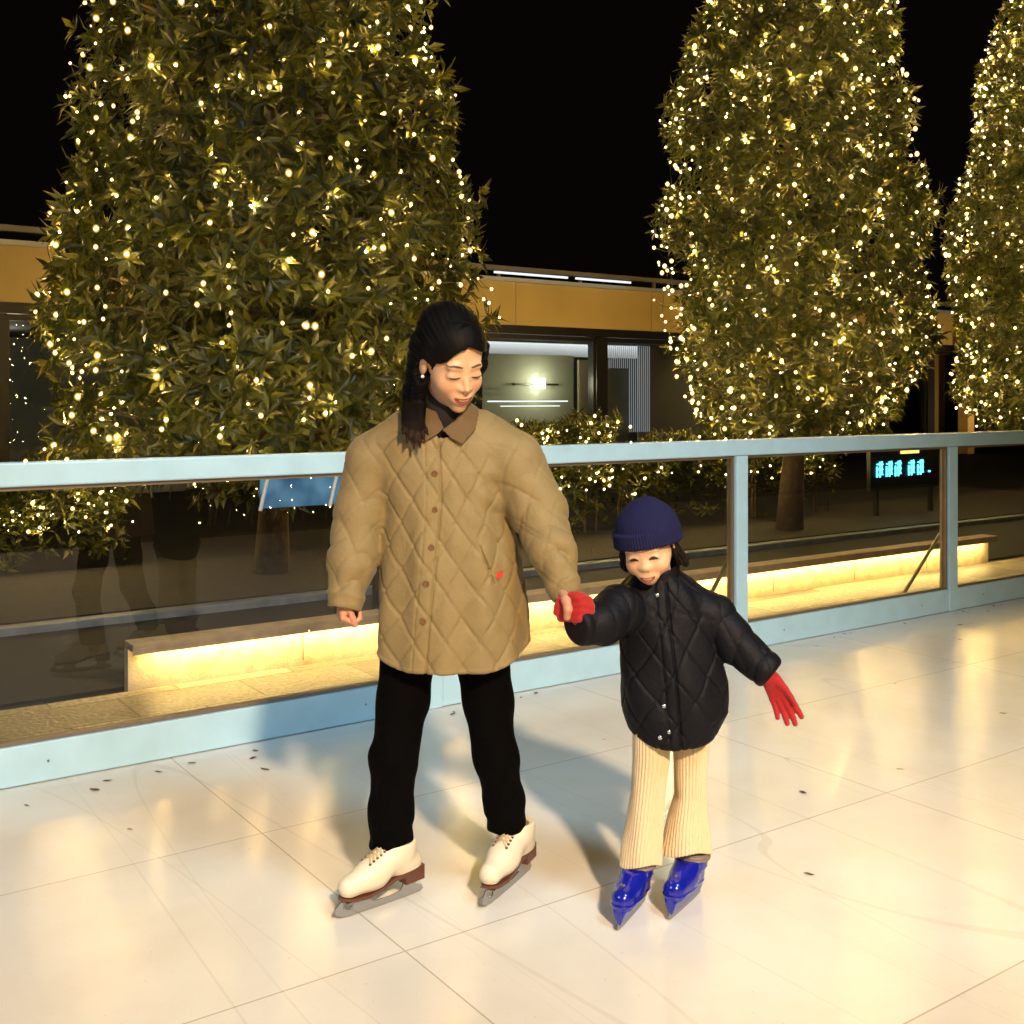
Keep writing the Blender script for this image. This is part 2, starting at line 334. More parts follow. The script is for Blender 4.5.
# synthetic ice: white panels 2 m x 0.945 m butted together
def ice_mat():
    m = bpy.data.materials.new('synthetic_ice'); m.use_nodes = True; nt = m.node_tree; b = nt.nodes['Principled BSDF']; L = nt.links
    tc = nt.nodes.new('ShaderNodeTexCoord'); mp = nt.nodes.new('ShaderNodeMapping'); mp.inputs['Location'].default_value = (-1.42, -2.5 + .0, 0)
    L.new(tc.outputs['Object'], mp.inputs[0])
    bt = nt.nodes.new('ShaderNodeTexBrick'); bt.offset = 0; bt.inputs['Scale'].default_value = 1; bt.inputs['Brick Width'].default_value = 1.99
    bt.inputs['Row Height'].default_value = .945; bt.inputs['Mortar Size'].default_value = .0030; bt.inputs['Mortar Smooth'].default_value = .4
    bt.inputs['Color1'].default_value = (.80, .80, .77, 1); bt.inputs['Color2'].default_value = (.74, .745, .72, 1); bt.inputs['Mortar'].default_value = (.50, .46, .38, 1)
    L.new(mp.outputs[0], bt.inputs['Vector'])
    n1 = nt.nodes.new('ShaderNodeTexNoise'); n1.inputs['Scale'].default_value = 1.7; n1.inputs['Detail'].default_value = 7; n1.inputs['Roughness'].default_value = .62
    L.new(tc.outputs['Object'], n1.inputs['Vector'])
    r1 = nt.nodes.new('ShaderNodeValToRGB'); r1.color_ramp.elements[0].position = .32; r1.color_ramp.elements[1].position = .6
    r1.color_ramp.elements[0].color = (.90, .87, .82, 1); r1.color_ramp.elements[1].color = (1, 1, 1, 1); L.new(n1.outputs['Fac'], r1.inputs[0])
    mx = nt.nodes.new('ShaderNodeMixRGB'); mx.blend_type = 'MULTIPLY'; mx.inputs[0].default_value = .8
    L.new(bt.outputs['Color'], mx.inputs[1]); L.new(r1.outputs[0], mx.inputs[2])
    # skate scratches
    mp2 = nt.nodes.new('ShaderNodeMapping'); mp2.inputs['Scale'].default_value = (1.2, 26, 1); mp2.inputs['Rotation'].default_value = (0, 0, .5)
    L.new(tc.outputs['Object'], mp2.inputs[0]); n2 = nt.nodes.new('ShaderNodeTexNoise'); n2.inputs['Scale'].default_value = 3; n2.inputs['Detail'].default_value = 5
    n2.inputs['Distortion'].default_value = 1.2; L.new(mp2.outputs[0], n2.inputs['Vector'])
    n3 = nt.nodes.new('ShaderNodeTexNoise'); n3.inputs['Scale'].default_value = 90; n3.inputs['Detail'].default_value = 2; L.new(tc.outputs['Object'], n3.inputs['Vector'])
    sp = nt.nodes.new('ShaderNodeValToRGB'); sp.color_ramp.elements[0].position = .22; sp.color_ramp.elements[1].position = .30
    sp.color_ramp.elements[0].color = (.45, .38, .28, 1); sp.color_ramp.elements[1].color = (1, 1, 1, 1); L.new(n3.outputs['Fac'], sp.inputs[0])
    mx2 = nt.nodes.new('ShaderNodeMixRGB'); mx2.blend_type = 'MULTIPLY'; mx2.inputs[0].default_value = .45
    L.new(mx.outputs[0], mx2.inputs[1]); L.new(sp.outputs[0], mx2.inputs[2]); 
    last = mx2
    for sc_, wd, rot, seed in ((.9, .0009, .3, 0), (1.5, .0011, 1.1, 7), (.6, .0005, 2.0, 13), (1.1, .0008, .75, 21), (.8, .0007, 2.6, 31)):
        mq = nt.nodes.new('ShaderNodeMapping'); mq.inputs['Rotation'].default_value = (0, 0, rot); mq.inputs['Scale'].default_value = (1, .10, 1); mq.inputs['Location'].default_value = (seed, seed, 0)
        L.new(tc.outputs['Object'], mq.inputs[0]); nq = nt.nodes.new('ShaderNodeTexNoise'); nq.inputs['Scale'].default_value = sc_; nq.inputs['Detail'].default_value = .5; L.new(mq.outputs[0], nq.inputs['Vector'])
        a1 = nt.nodes.new('ShaderNodeMath'); a1.operation = 'SUBTRACT'; a1.inputs[1].default_value = .5; L.new(nq.outputs['Fac'], a1.inputs[0])
        a2 = nt.nodes.new('ShaderNodeMath'); a2.operation = 'ABSOLUTE'; L.new(a1.outputs[0], a2.inputs[0])
        a3 = nt.nodes.new('ShaderNodeMath'); a3.operation = 'LESS_THAN'; a3.inputs[1].default_value = wd; L.new(a2.outputs[0], a3.inputs[0])
        a4 = nt.nodes.new('ShaderNodeMath'); a4.operation = 'MULTIPLY'; L.new(a3.outputs[0], a4.inputs[0]); L.new(n1.outputs['Fac'], a4.inputs[1])
        mm = nt.nodes.new('ShaderNodeMixRGB'); mm.blend_type = 'MULTIPLY'; mm.inputs[2].default_value = (.84, .82, .78, 1); L.new(a4.outputs[0], mm.inputs[0]); L.new(last.outputs[0], mm.inputs[1]); last = mm
    L.new(last.outputs[0], b.inputs['Base Color'])
    mr = nt.nodes.new('ShaderNodeMapRange'); mr.inputs[1].default_value = .3; mr.inputs[2].default_value = .7; mr.inputs[3].default_value = .12; mr.inputs[4].default_value = .23
    L.new(n2.outputs['Fac'], mr.inputs[0]); L.new(mr.outputs[0], b.inputs['Roughness'])
    bp = nt.nodes.new('ShaderNodeBump'); bp.inputs['Strength'].default_value = .05; bp.inputs['Distance'].default_value = .0015
    nw = nt.nodes.new('ShaderNodeTexNoise'); nw.inputs['Scale'].default_value = 5; nw.inputs['Detail'].default_value = 2; L.new(tc.outputs['Object'], nw.inputs['Vector'])
    bw = nt.nodes.new('ShaderNodeBump'); bw.inputs['Strength'].default_value = .12; bw.inputs['Distance'].default_value = .006; L.new(nw.outputs['Fac'], bw.inputs['Height']); L.new(bw.outputs[0], bp.inputs['Normal'])
    ad = nt.nodes.new('ShaderNodeMath'); ad.operation = 'ADD'; L.new(n2.outputs['Fac'], ad.inputs[0]); L.new(bt.outputs['Fac'], ad.inputs[1])
    L.new(ad.outputs[0], bp.inputs['Height']); L.new(bp.outputs[0], b.inputs['Normal'])
    return m
def paving_mat():
    m = bpy.data.materials.new('stone_paving'); m.use_nodes = True; nt = m.node_tree; b = nt.nodes['Principled BSDF']; L = nt.links
    tc = nt.nodes.new('ShaderNodeTexCoord'); bt = nt.nodes.new('ShaderNodeTexBrick'); bt.offset = .5
    for k, v in (('Scale', 1), ('Brick Width', .6), ('Row Height', .36), ('Mortar Size', .005)): bt.inputs[k].default_value = v
    bt.inputs['Color1'].default_value = (.48, .38, .27, 1); bt.inputs['Color2'].default_value = (.05, .042, .035, 1); bt.inputs['Mortar'].default_value = (.04, .035, .03, 1)
    L.new(tc.outputs['Object'], bt.inputs['Vector']); n = nt.nodes.new('ShaderNodeTexNoise'); n.inputs['Scale'].default_value = 45; n.inputs['Detail'].default_value = 6
    L.new(tc.outputs['Object'], n.inputs['Vector']); r = nt.nodes.new('ShaderNodeValToRGB'); r.color_ramp.elements[0].position = .35; r.color_ramp.elements[1].position = .65
    r.color_ramp.elements[0].color = (.45, .42, .38, 1); L.new(n.outputs['Fac'], r.inputs[0])
    mx = nt.nodes.new('ShaderNodeMixRGB'); mx.blend_type = 'MULTIPLY'; mx.inputs[0].default_value = 1; L.new(bt.outputs['Color'], mx.inputs[1]); L.new(r.outputs[0], mx.inputs[2])
    L.new(mx.outputs[0], b.inputs['Base Color']); b.inputs['Roughness'].default_value = .38
    bp = nt.nodes.new('ShaderNodeBump'); bp.inputs['Strength'].default_value = .5; bp.inputs['Distance'].default_value = .01; L.new(n.outputs['Fac'], bp.inputs['Height']); L.new(bp.outputs[0], b.inputs['Normal'])
    return m
FV = 4.39               # fence line
ice = setting('rink_floor', MB().box(-9, 16, -2.2, FV + .05, -.03, 0), ice_mat())
setting('ground', MB().box(-300, 300, -300, 300, -.3, -.045), mat('asphalt', (.010, .011, .014), .8, spec=.2, bump=.5, bscale=80, var=.35, vscale=2.5))
setting('pavement', MB().box(-9, 30, FV + .05, 5.5, -.05, -.006), paving_mat())
setting('road', MB().box(-30, 40, 5.70, 7.3, -.045, -.03), mat('road_asphalt', (.010, .012, .016), .75, spec=.2, bump=.4, bscale=120, var=.3, vscale=3))
setting('kerb', MB().box(-30, 40, 7.3, 7.42, -.045, .02, .006), mat('kerb_stone', (.11, .13, .155), .5, var=.3, vscale=9))
setting('planting_bed', MB().box(-30, 40, 7.42, 9.4, -.045, .03), mat('soil', (.007, .006, .005), .9, bump=1, bscale=30, var=.4, vscale=8))

# low lit stone ledge behind the fence
ledge = empty('stone_ledge', F(1.6, 5.5), TH)
tag(ledge, 'low stone ledge glowing yellow from a light strip under its coping behind the fence', 'ledge')
m_st = mat('pale_stone', (.52, .43, .30), .55, bump=.3, bscale=60, var=.22, vscale=12)
mb = MB(); mb.box(0.0, 7.45, .080, .14, -.045, .179)
mb.build('riser', m_st, ledge)
mb = MB()
for k in range(8):
    a = k * .935; mb.box(a + .0015, min(a + .935, 7.47) - .0015, 0, .15, .186, .215, .004); mb.box(a + .0015, min(a + .935, 7.47) - .0015, 0, .006, .165, .1865)
mb.box(.002, 7.465, .004, .146, .1795, .1855); mb.build('coping', mat('coping_stone', (.40, .31, .22), .6, bump=.3, bscale=60, var=.2, vscale=12), ledge)
for k in range(1, 8): MB().box(k*.935 - .002, k*.935 + .002, .0775, .0795, 0, .140).build('joint', mat('joint_grout', (.16, .11, .06), .9), ledge)
MB().box(.1, 7.35, .010, .034, .168, .182).build('light_strip', emit_mat('warm_led', (1.0, .66, .20), 140), ledge)

# ------------------------------------------------------------------ rink fence
fence = empty('rink_fence', F(0, FV), TH)
tag(fence, 'pale blue metal rink fence with clear glass panels and a wide bottom rail', 'fence')
m_fr = mat('fence_paint', (.42, .66, .82), .35, var=.06, vscale=8, bump=.05, bscale=25)
posts = [2.63 + 2.02 * k for k in range(-4, 7)]
PW = .046
u0, u1 = posts[0], posts[-1]
MB().box(u0 - PW, u1 + PW, -.035, .035, 1.10, 1.19, .008).build('top_rail', m_fr, fence)
mg = glass_mat('clear_glass', (.84, .88, .88), 2.0)
for k, u in enumerate(posts):
    MB().box(u - PW, u + PW, -.030, .030, .002, 1.0985, .004).build('post', m_fr, fence)
    mb = MB(); mb.box(u - PW + .004, u - PW + .010, .032, .05, .15, 1.09)
    mb.tube([(u, .045, .55), (u - .02, .38, .01)], .013, 8); mb.tube([(u + .0, .038, .55), (u, .07, .55)], .016, 8); mb.box(u - .055, u + .015, .33, .43, -.004, .006)
    mb.build('brace', mat('galvanised_steel', (.42, .42, .40), .38, metal=.8, bump=.1, bscale=50), fence)
    if k < len(posts) - 1:
        un = posts[k + 1]
        MB().box(u + PW + .001, un - PW - .001, -.026, .026, .004, .150, .004).build('bottom_rail', m_fr, fence)
        fr = MB(); a, b_, z0, z1, t = u + PW + .001, un - PW - .001, .151, 1.099, .014
        fr.box(a, b_, -.012, .020, z0, z0 + t).box(a, b_, -.012, .020, z1 - t, z1).box(a, a + t, -.012, .020, z0 + t, z1 - t).box(b_ - t, b_, -.012, .020, z0 + t, z1 - t)
        fr.build('glazing_bead', mat('bronze_bead', (.20, .16, .12), .45, metal=.4), fence)
        g = MB(); i = 0; g.v += [(a + t, .004, z0 + t), (b_ - t, .004, z0 + t), (b_ - t, .004, z1 - t), (a + t, .004, z1 - t)]; g.f.append([0, 1, 2, 3])
        g.build('glass_pane', mg, fence)
        for uu in (u + .35, un - .35): MB().tube([(uu, -.0262, .077), (uu, -.028, .077)], .005, 8).build('screw', mat('screw_steel', (.3, .3, .3), .3, metal=1), fence)

# ------------------------------------------------------------------ building across the plaza
BV = 17.0
bld = empty('pavilion_building', F(0, BV), TH)
tag(bld, 'low dark glazed building with a golden fascia band behind the lit trees', 'building')
m_dk = mat('dark_frame', (.012, .011, .010), .35)
m_gold = mat('golden_panel', (.52, .36, .11), .45, var=.08, vscale=1.2)
mb = MB()
a = -22.0
while a < 46:
    mb.box(a + .006, a + 3.394, -.05, .25, 2.78, 3.58); a += 3.4
mb.build('fascia', m_gold, bld)
MB().box(-22, 46, -.07, .3, 3.585, 3.66).build('fascia_cap', mat('grey_cap', (.45, .44, .40), .4, metal=.3), bld)
mb = MB(); mb.box(-22, 46, .5, .62, 3.86, 3.95)
for k in range(-22, 46, 2): mb.box(k, k + .05, .53, .59, 3.66, 3.86)
mb.build('roof_rail', mat('grey_rail', (.34, .32, .27), .5), bld)
MB().box(-22, 46, .25, 9, 2.62, 3.6).build('roof', mat('roof_dark', (.02, .02, .02), .8), bld)
MB().box(-22, 46, -.02, .2, 2.62, 2.775).build('lintel', m_dk, bld)
MB().box(-22, 46, 6.8, 7.0, -.03, 2.62).build('back_wall', mat('inner_wall', (.20, .20, .19), .8, var=.2, vscale=.8), bld)
MB().box(-22, 46, 0.2, 6.8, -.04, -.02).build('inner_floor', mat('inner_floor', (.09, .085, .08), .35), bld)
def bu(px): # place along the facade under an image column
    t = (px - 512) / FPX; Y = BV / (math.cos(TH) - t * math.sin(TH)); return t * Y * math.cos(TH) + Y * math.sin(TH)
cols = [bu(-4), bu(601), bu(930)]
ex = [bu(-4) - 4.2, bu(-4) - 8.4, bu(601) - 4.4, bu(930) + 5, bu(930) + 10, bu(930) + 15]
mull = sorted(cols + ex)
for c in mull:
    MB().box(c - .14, c + .14, -.04, .24, -.03, 2.615).build('column', m_dk, bld)
mwg = glass_mat('window_glass', (.62, .65, .60), 2.2)
for a, b_ in zip(mull[:-1], mull[1:]):
    f = MB().box(a + .142, b_ - .142, .02, .10, -.03, .10).box(a + .142, b_ - .142, .02, .10, 2.52, 2.612).box(a + .142, a + .18, .02, .10, .10, 2.52).box(b_ - .18, b_ - .142, .02, .10, .10, 2.52).build('window', m_dk, bld)
    g = MB(); g.v += [(a + .14, .06, .10), (b_ - .14, .06, .10), (b_ - .14, .06, 2.52), (a + .14, .06, 2.52)]; g.f.append([0, 1, 2, 3]); g.build('pane', mwg, f)
# inside the lit bay: panel, wall lamp, doors, string curtain, tubes
P0 = bu(506)
MB().box(P0 + .1, P0 + 2.35, .95, 1.02, .0, 2.28).build('partition', mat('grey_green_panel', (.30, .32, .27), .7, var=.1, vscale=2), bld)
MB().box(P0 + 2.50, P0 + 3.35, .95, 1.02, .0, 2.2).build('door', mat('beige_door', (.50, .40, .26), .6), bld)
MB().box(P0 + .0, P0 + 5.5, 1.5, 1.55, 2.28, 2.62).build('ceiling_panel', mat('ceiling_grey', (.42, .42, .42), .8), bld)
wl = MB().tube([(P0 + 1.38, .82, 1.60), (P0 + 1.38, .82, 1.80)], .12, 14).build('wall_lamp', emit_mat('lamp_glow', (1, .93, .70), 22), bld, smooth=True)
MB().box(P0 + .8, P0 + 1.9, .86, .93, 1.665, 1.70).build('lamp_bracket', m_dk, bld)
lamp('wall_lamp_light', 'POINT', F(P0 + 1.38, BV + .6, 1.7), (0, 0, 0), 34, (1, .92, .62), shadow_soft_size=.12)
lamp('bay_light', 'AREA', F(P0 + 3.0, BV + 1.5, 2.55), F(P0 + 3.0, BV + 1.6, 0), 70, (.9, .93, 1), shape='RECTANGLE', size=6, size_y=.5)
lamp('left_bay_light', 'POINT', F(bu(60), BV + 4, 2.3), F(bu(30), BV + 3, 0), 30, (1, .92, .7), shadow_soft_size=.3)
e_w = emit_mat('white_tube', (.85, .95, 1), 2.2)
MB().box(P0 - .2, P0 + 1.7, .30, .33, 1.335, 1.36).build('light_tube', e_w, bld); MB().box(P0 + .1, P0 + 1.5, .30, .33, 1.245, 1.265).build('light_tube', e_w, bld)
ca = bu(609)
mb = MB()
for k in range(26):
    x = ca + .08 + k * .055
    mb.box(x, x + .012, .42, .43, 2.02 if k < 15 else .7, 2.50)
mb.build('string_curtain', emit_mat('curtain_white', (.8, .82, .9), .55), bld)
MB().box(ca + .1, ca + 1.02, .55, .60, .0, 2.0).build('door', mat('grey_door', (.20, .21, .19), .5), bld)
MB().box(ca + 1.5, ca + 3.3, .8, .85, 0, 2.55).build('partition', mat('mauve_panel', (.36, .32, .30), .7), bld)
e_d = emit_mat('white_tube_dim', (.9, .95, 1), 1.1)
for q in ((P0 + 1.5, P0 + 2.9), (P0 - .4, P0 + 1.3)): MB().tube([(q[0], -.2, 3.72), (q[1], -.2, 3.72)], .022).build('roof_light_tube', e_d, bld)
ub = bu(953)
MB().box(ub - .12, ub + .16, -.5, -.22, -.03, 2.775).build('ochre_column', mat('ochre_column', (.50, .30, .09), .6, var=.1), bld)

# ------------------------------------------------------------------ trees with fairy lights
m_leaf = leaf_mat('broad_leaf', (.006, .016, .002), (.105, .108, .008))
m_bark = mat('bark', (.10, .07, .045), .9, bump=.8, bscale=40, var=.3, vscale=14)
def halo_mat():
    m = bpy.data.materials.new('bulb_halo'); m.use_nodes = True; nt = m.node_tree; nt.nodes.remove(nt.nodes['Principled BSDF'])
    lw = nt.nodes.new('ShaderNodeLayerWeight'); lw.inputs[0].default_value = .35; t = nt.nodes.new('ShaderNodeBsdfTransparent')
    e = nt.nodes.new('ShaderNodeEmission'); e.inputs[0].default_value = (1.0, .56, .10, 1); e.inputs[1].default_value = 1.5  # golden halo round each bulb, put into an added glowing shell
    r = nt.nodes.new('ShaderNodeMapRange'); r.inputs[1].default_value = 0; r.inputs[2].default_value = .9; r.inputs[3].default_value = .62; r.inputs[4].default_value = .0
    nt.links.new(lw.outputs['Facing'], r.inputs[0]); mx = nt.nodes.new('ShaderNodeMixShader'); nt.links.new(r.outputs[0], mx.inputs[0])
    nt.links.new(t.outputs[0], mx.inputs[1]); nt.links.new(e.outputs[0], mx.inputs[2]); nt.links.new(mx.outputs[0], nt.nodes['Material Output'].inputs['Surface'])
    m.cycles.emission_sampling = 'NONE'; return m
m_bulb = emit_mat('bulb_glow', (1.0, .64, .20), 1700)
m_halo = halo_mat()
m_wire = mat('cable_green', (.01, .02, .01), .6)
def whorls(C, D, leaf_len, leaf_w, nper, rng):
    """leaf rosettes: C centres, D twig directions; each leaf is a folded lance of four quads' worth of faces"""
    n = len(C); k = nper
    D = D / np.linalg.norm(D, axis=1, keepdims=True)
    A = np.cross(D, rng.normal(size=(n, 3))); A /= np.linalg.norm(A, axis=1, keepdims=True); B = np.cross(D, A)
    th = (np.arange(k) / k * 2 * PI)[None] + rng.uniform(0, 2*PI, (n, 1)) + rng.normal(0, .25, (n, k))
    rad = A[:, None] * np.cos(th)[..., None] + B[:, None] * np.sin(th)[..., None]
    el = rng.uniform(.15, .95, (n, k))[..., None]
    d = rad * np.cos(el) + D[:, None] * np.sin(el); d[..., 2] -= rng.uniform(.0, .35, (n, k)); d /= np.linalg.norm(d, axis=2, keepdims=True)
    s = np.cross(d, D[:, None] + rng.normal(0, .25, (n, k, 3))); s /= np.linalg.norm(s, axis=2, keepdims=True); nn = np.cross(s, d)
    L = leaf_len * rng.uniform(.65, 1.2, (n, k, 1)); W = leaf_w * rng.uniform(.75, 1.2, (n, k, 1)); b = C[:, None] + d * .01
    dr = -nn * L * rng.uniform(.0, .18, (n, k, 1))
    pts = np.stack([b, b + d*L*.45 + s*W + nn*W*.35, b + d*L*.5, b + d*L*.45 - s*W + nn*W*.35, b + d*L + dr], 2).reshape(-1, 5, 3)
    V = pts.reshape(-1, 3); i = np.arange(len(pts))[:, None] * 5
    T = np.concatenate([i + [0, 1, 2], i + [0, 2, 3], i + [1, 4, 2], i + [2, 4, 3]], 0)
    return V, T
ico = None
def bulb_mesh(r):
    import bmesh
    bm = bmesh.new(); bmesh.ops.create_icosphere(bm, subdivisions=1, radius=r)
    for v in bm.verts: v.co *= .62
    n0 = len(bm.faces); g = bmesh.ops.create_icosphere(bm, subdivisions=2, radius=r * 1.55)
    for v in g['verts']: v.co.z *= 1.2
    bm.faces.ensure_lookup_table()
    for f in bm.faces[n0:]: f.material_index = 1; f.smooth = True
    me = bpy.data.meshes.new('bulb'); bm.to_mesh(me); bm.free(); return me
def fairy(name, pts, mask_dir, label, cat, group, r=.014, most=100, wire=True):
    """bulb points in world space; the ones facing the rink become parts"""
    root = empty(name, tuple(pts.mean(0) * [1, 1, 0])); tag(root, label, cat, group)
    o0 = np.array(root.location); L = pts - o0
    bs = np.random.default_rng(3).choice([.5, .7, .9, 1.15], len(L)); score = L @ np.array(mask_dir); order = np.argsort(-score)
    me = bulb_mesh(r); me.materials.append(m_bulb); me.materials.append(m_halo)
    for i in order[:most]:
        b = bpy.data.objects.new('bulb', me); COL.objects.link(b); b.parent = root; b.location = L[i]; b.scale = (bs[i],) * 3
    rest = L[order[most:]]
    if len(rest):
        v0 = np.array([v.co for v in me.vertices]); f0 = np.array([p.vertices for p in me.polygons])
        V = (rest[:, None] + v0[None] * bs[order[most:]][:, None, None]).reshape(-1, 3); Fc = (np.arange(len(rest))[:, None, None] * len(v0) + f0[None]).reshape(-1, 3)
        o = link('bulbs', mesh_np('bulbs', V, Fc), m_bulb, root); o['kind'] = 'stuff'; o.data.materials.append(m_halo); o.data.polygons.foreach_set('material_index', np.tile(np.array([p.material_index for p in me.polygons]), len(rest)))
    if wire:
        mb = MB()
        for a, b_ in zip(L[:-1], L[1:]):
            if np.linalg.norm(a - b_) < .75: mb.tube([a, (a + b_) / 2 - np.array((0, 0, .02)), b_], .0022, 3, cap=False)
        mb.build('cable', m_wire, root)
    return root
LABN = {}
def noise3(p, seed):
    r = np.random.default_rng(seed); o = 0
    for k in range(6):
        q = r.normal(size=3); q = q / np.linalg.norm(q) * (1.6 + k * .9); o = o + np.sin(p @ q + r.uniform(0, 6)) / (1 + k * .4)
    return o / 2.6
def crown_r(z, prof): zz, rr = zip(*prof); return np.interp(z, zz, rr)
def tree(u, v, prof, H, nw, nb, seed, label, llabel, leaf=(.135, .020), trunk_r=.12, most=100, xs=1.0):
    rng = np.random.default_rng(seed); base = np.array(F(u, v)); root = empty('tree', tuple(base)); tag(root, label, 'tree', 'clipped evergreen trees behind the rink')
    z0 = prof[0][0]; zt = prof[-1][0]
    # trunk and limbs
    mb = MB(); pts = [(math.sin(k*1.3)*.04, math.cos(k*1.7)*.04, z) for k, z in enumerate(np.linspace(-.03, zt * .93, 9))]
    mb.tube(pts, [trunk_r * (1.25 if k == 0 else 1 - k * .095) for k in range(9)], 10)
    tr = mb.build('trunk', m_bark, root, smooth=True)
    lb = MB(); tips = []
    for k in range(70):
        z = rng.uniform(z0 + .1, zt * .9); a = rng.uniform(0, 2*PI); rr = crown_r(z, prof) * rng.uniform(.6, .92)
        d = np.array((math.cos(a), math.sin(a), 0)); e = d * rr; m = d * rr * .5
        lb.tube([(0, 0, z - .25), (*m[:2], z - .05), (*e[:2], z + .12)], [.028, .018, .007], 5)
    lb.build('limb', m_bark, root, smooth=True)
    # crown
    n = nw; z = z0 + (zt - z0) * rng.uniform(0, 1, n * 3); a = rng.uniform(0, 2*PI, n * 3)
    pr = crown_r(z, prof); keep = rng.uniform(0, max(r for _, r in prof), n*3) < pr; z, a, pr = z[keep][:n], a[keep][:n], pr[keep][:n]
    q = np.stack([np.cos(a) * 1.2, np.sin(a) * 1.2, z * 1.1], 1)
    lump = noise3(q * 1.3, seed + 1) * .15 + noise3(q * 3.2, seed + 2) * .12
    dep = 1 - np.abs(rng.normal(0, .13, len(z))); far = rng.uniform(size=len(z)) < .10; dep[far] *= rng.uniform(1.0, 1.07, far.sum())
    gap = noise3(q * 1.7, seed + 3) > .32; dep[gap] *= rng.uniform(.5, .82, gap.sum())
    r = pr * (1 + lump) * dep
    C = np.stack([np.cos(a) * r, np.sin(a) * r, z + rng.normal(0, .04, len(z))], 1)
    D = np.stack([np.cos(a), np.sin(a), rng.uniform(-.1, .7, len(z))], 1) + rng.normal(0, .3, (len(z), 3))
    V, T = whorls(C, D, leaf[0], leaf[1], 8, rng)
    link('crown', mesh_np('crown', V, T, False), m_leaf, root)
    # lights: one cable wound round the crown
    t = np.linspace(0, 1, nb); zz = z0 + .03 + (zt - z0 - .1) * t + rng.normal(0, .09, nb); aa = t * 2 * PI * (nb / 26.0) + rng.normal(0, .12, nb)
    q = np.stack([np.cos(aa) * 1.2, np.sin(aa) * 1.2, zz * 1.1], 1)
    lump = noise3(q * 1.3, seed + 1) * .15 + noise3(q * 3.2, seed + 2) * .12
    rr = crown_r(zz, prof) * (1 + lump) * rng.uniform(.93, 1.05, nb)
    B = np.stack([np.cos(aa) * rr, np.sin(aa) * rr, zz], 1) + base
    dirc = -base / np.linalg.norm(base); dirc[2] = 0
    fairy('fairy_lights', B, dirc, llabel, 'fairy lights', 'warm fairy lights wound round the trees', most=most)
    return root
TV = 7.45
def tu(px, v=TV):
    t = (px - 512) / FPX; Y = v / (math.cos(TH) - t * math.sin(TH)); return t * Y * math.cos(TH) + Y * math.sin(TH)
tree(tu(270, 8.35), 8.35, [(.72, .8), (1.0, 1.40), (1.5, 1.52), (2.2, 1.60), (3.0, 1.50), (4.0, 1.42), (5.0, 1.15), (6.2, .3)], 6.2, 5200, 950, 11,
     'widest clipped evergreen tree, behind the woman, wound with warm fairy lights', 'warm fairy lights on the widest tree, behind the woman', leaf=(.155, .024))
tree(tu(790, 7.9), 7.9, [(1.0, .7), (1.25, 1.08), (1.8, 1.20), (2.6, 1.34), (3.4, 1.32), (4.4, 1.18), (5.6, .95), (7.4, .4)], 7.4, 5200, 1350, 23,
     'tall column-shaped evergreen tree thick with fairy lights behind the child', 'dense warm fairy lights on the tall tree behind the child', leaf=(.14, .021))
tree(tu(1052, 8.1), 8.1, [(1.0, .8), (1.3, 1.15), (2.6, 1.38), (4.2, 1.20), (6.0, .8), (7.4, .3)], 7.4, 4200, 1200, 37,
     'evergreen tree with fairy lights cut by the right edge of the photo', 'warm fairy lights on the tree cut by the right edge', leaf=(.14, .021))

# hedges
def hedge(u0, u1, v0, v1, h, n, seed, label, nb=0, m=None, blabel=None, side=-1, zr=(.35, .98)):
    rng = np.random.default_rng(seed); base = np.array(F((u0+u1)/2, (v0+v1)/2)); root = empty('hedge', tuple(base), TH); tag(root, label, 'hedge')
    x = rng.uniform(-(u1-u0)/2, (u1-u0)/2, n); y = rng.uniform(-(v1-v0)/2, (v1-v0)/2, n)
    top = h * (.86 + .10 * np.sin(x * 2.3 + seed) + .06 * np.sin(x * 5.1))
    z = top * (1 - np.abs(rng.normal(0, .35, n)) % 1.0); z = np.maximum(z, .06)
    D = np.stack([rng.normal(0, .5, n), side * .5 + rng.normal(0, .5, n), np.ones(n) * .8], 1)
    V, T = whorls(np.stack([x, y, z], 1), D, .12, .017, 7, rng); link('foliage', mesh_np('foliage', V, T, False), m or m_leaf, root)
    mb = MB()
    for k in range(int((u1-u0) * 4)):
        xx = rng.uniform(-(u1-u0)/2, (u1-u0)/2); mb.tube([(xx, 0, 0), (xx + .05, .04, h * .4), (xx + rng.uniform(-.1, .1), 0, h * .75)], [.014, .01, .004], 5)
    mb.build('stem', m_bark, root)
    if nb:
        t = np.sort(rng.uniform(-(u1-u0)/2, (u1-u0)/2, nb)); zz = h * rng.uniform(*zr, nb); yy = side * (v1-v0)/2 * rng.uniform(.85, 1.25, nb)
        c, s = math.cos(TH), math.sin(TH); B = np.stack([t*c - yy*s, t*s + yy*c, zz], 1) + base
        fairy('fairy_lights', B, -base / np.linalg.norm(base), blabel, 'fairy lights', 'warm fairy lights wound round the trees', r=.0105, wire=False)
hedge(tu(470), tu(700), 8.6, 9.3, 1.28, 1500, 5, 'leafy green hedge between the two big trees', 150, None, 'small warm lights in the hedge between the two big trees')
hedge(tu(-60), tu(215), 9.4, 10.0, .95, 1100, 6, 'low dark hedge at the left under the widest tree', 70, None, 'small warm lights in the low hedge at the left')
hedge(tu(705), tu(850, 8.6), 8.6, 9.2, 1.15, 800, 8, 'dark hedge under the tall tree behind the child', 60, None, 'small warm lights in the dark hedge under the tall tree')

hedge(-5.5, 7.5, -3.6, -2.9, 1.25, 1500, 12, 'added unseen leafy hedge across the rink, there to be mirrored in the glass', 420, None, 'small warm lights of the added unseen hedge, there to make dots in the glass', side=1, zr=(.06, .70))  # added hedge out of view, placed so its lights mirror in the glass

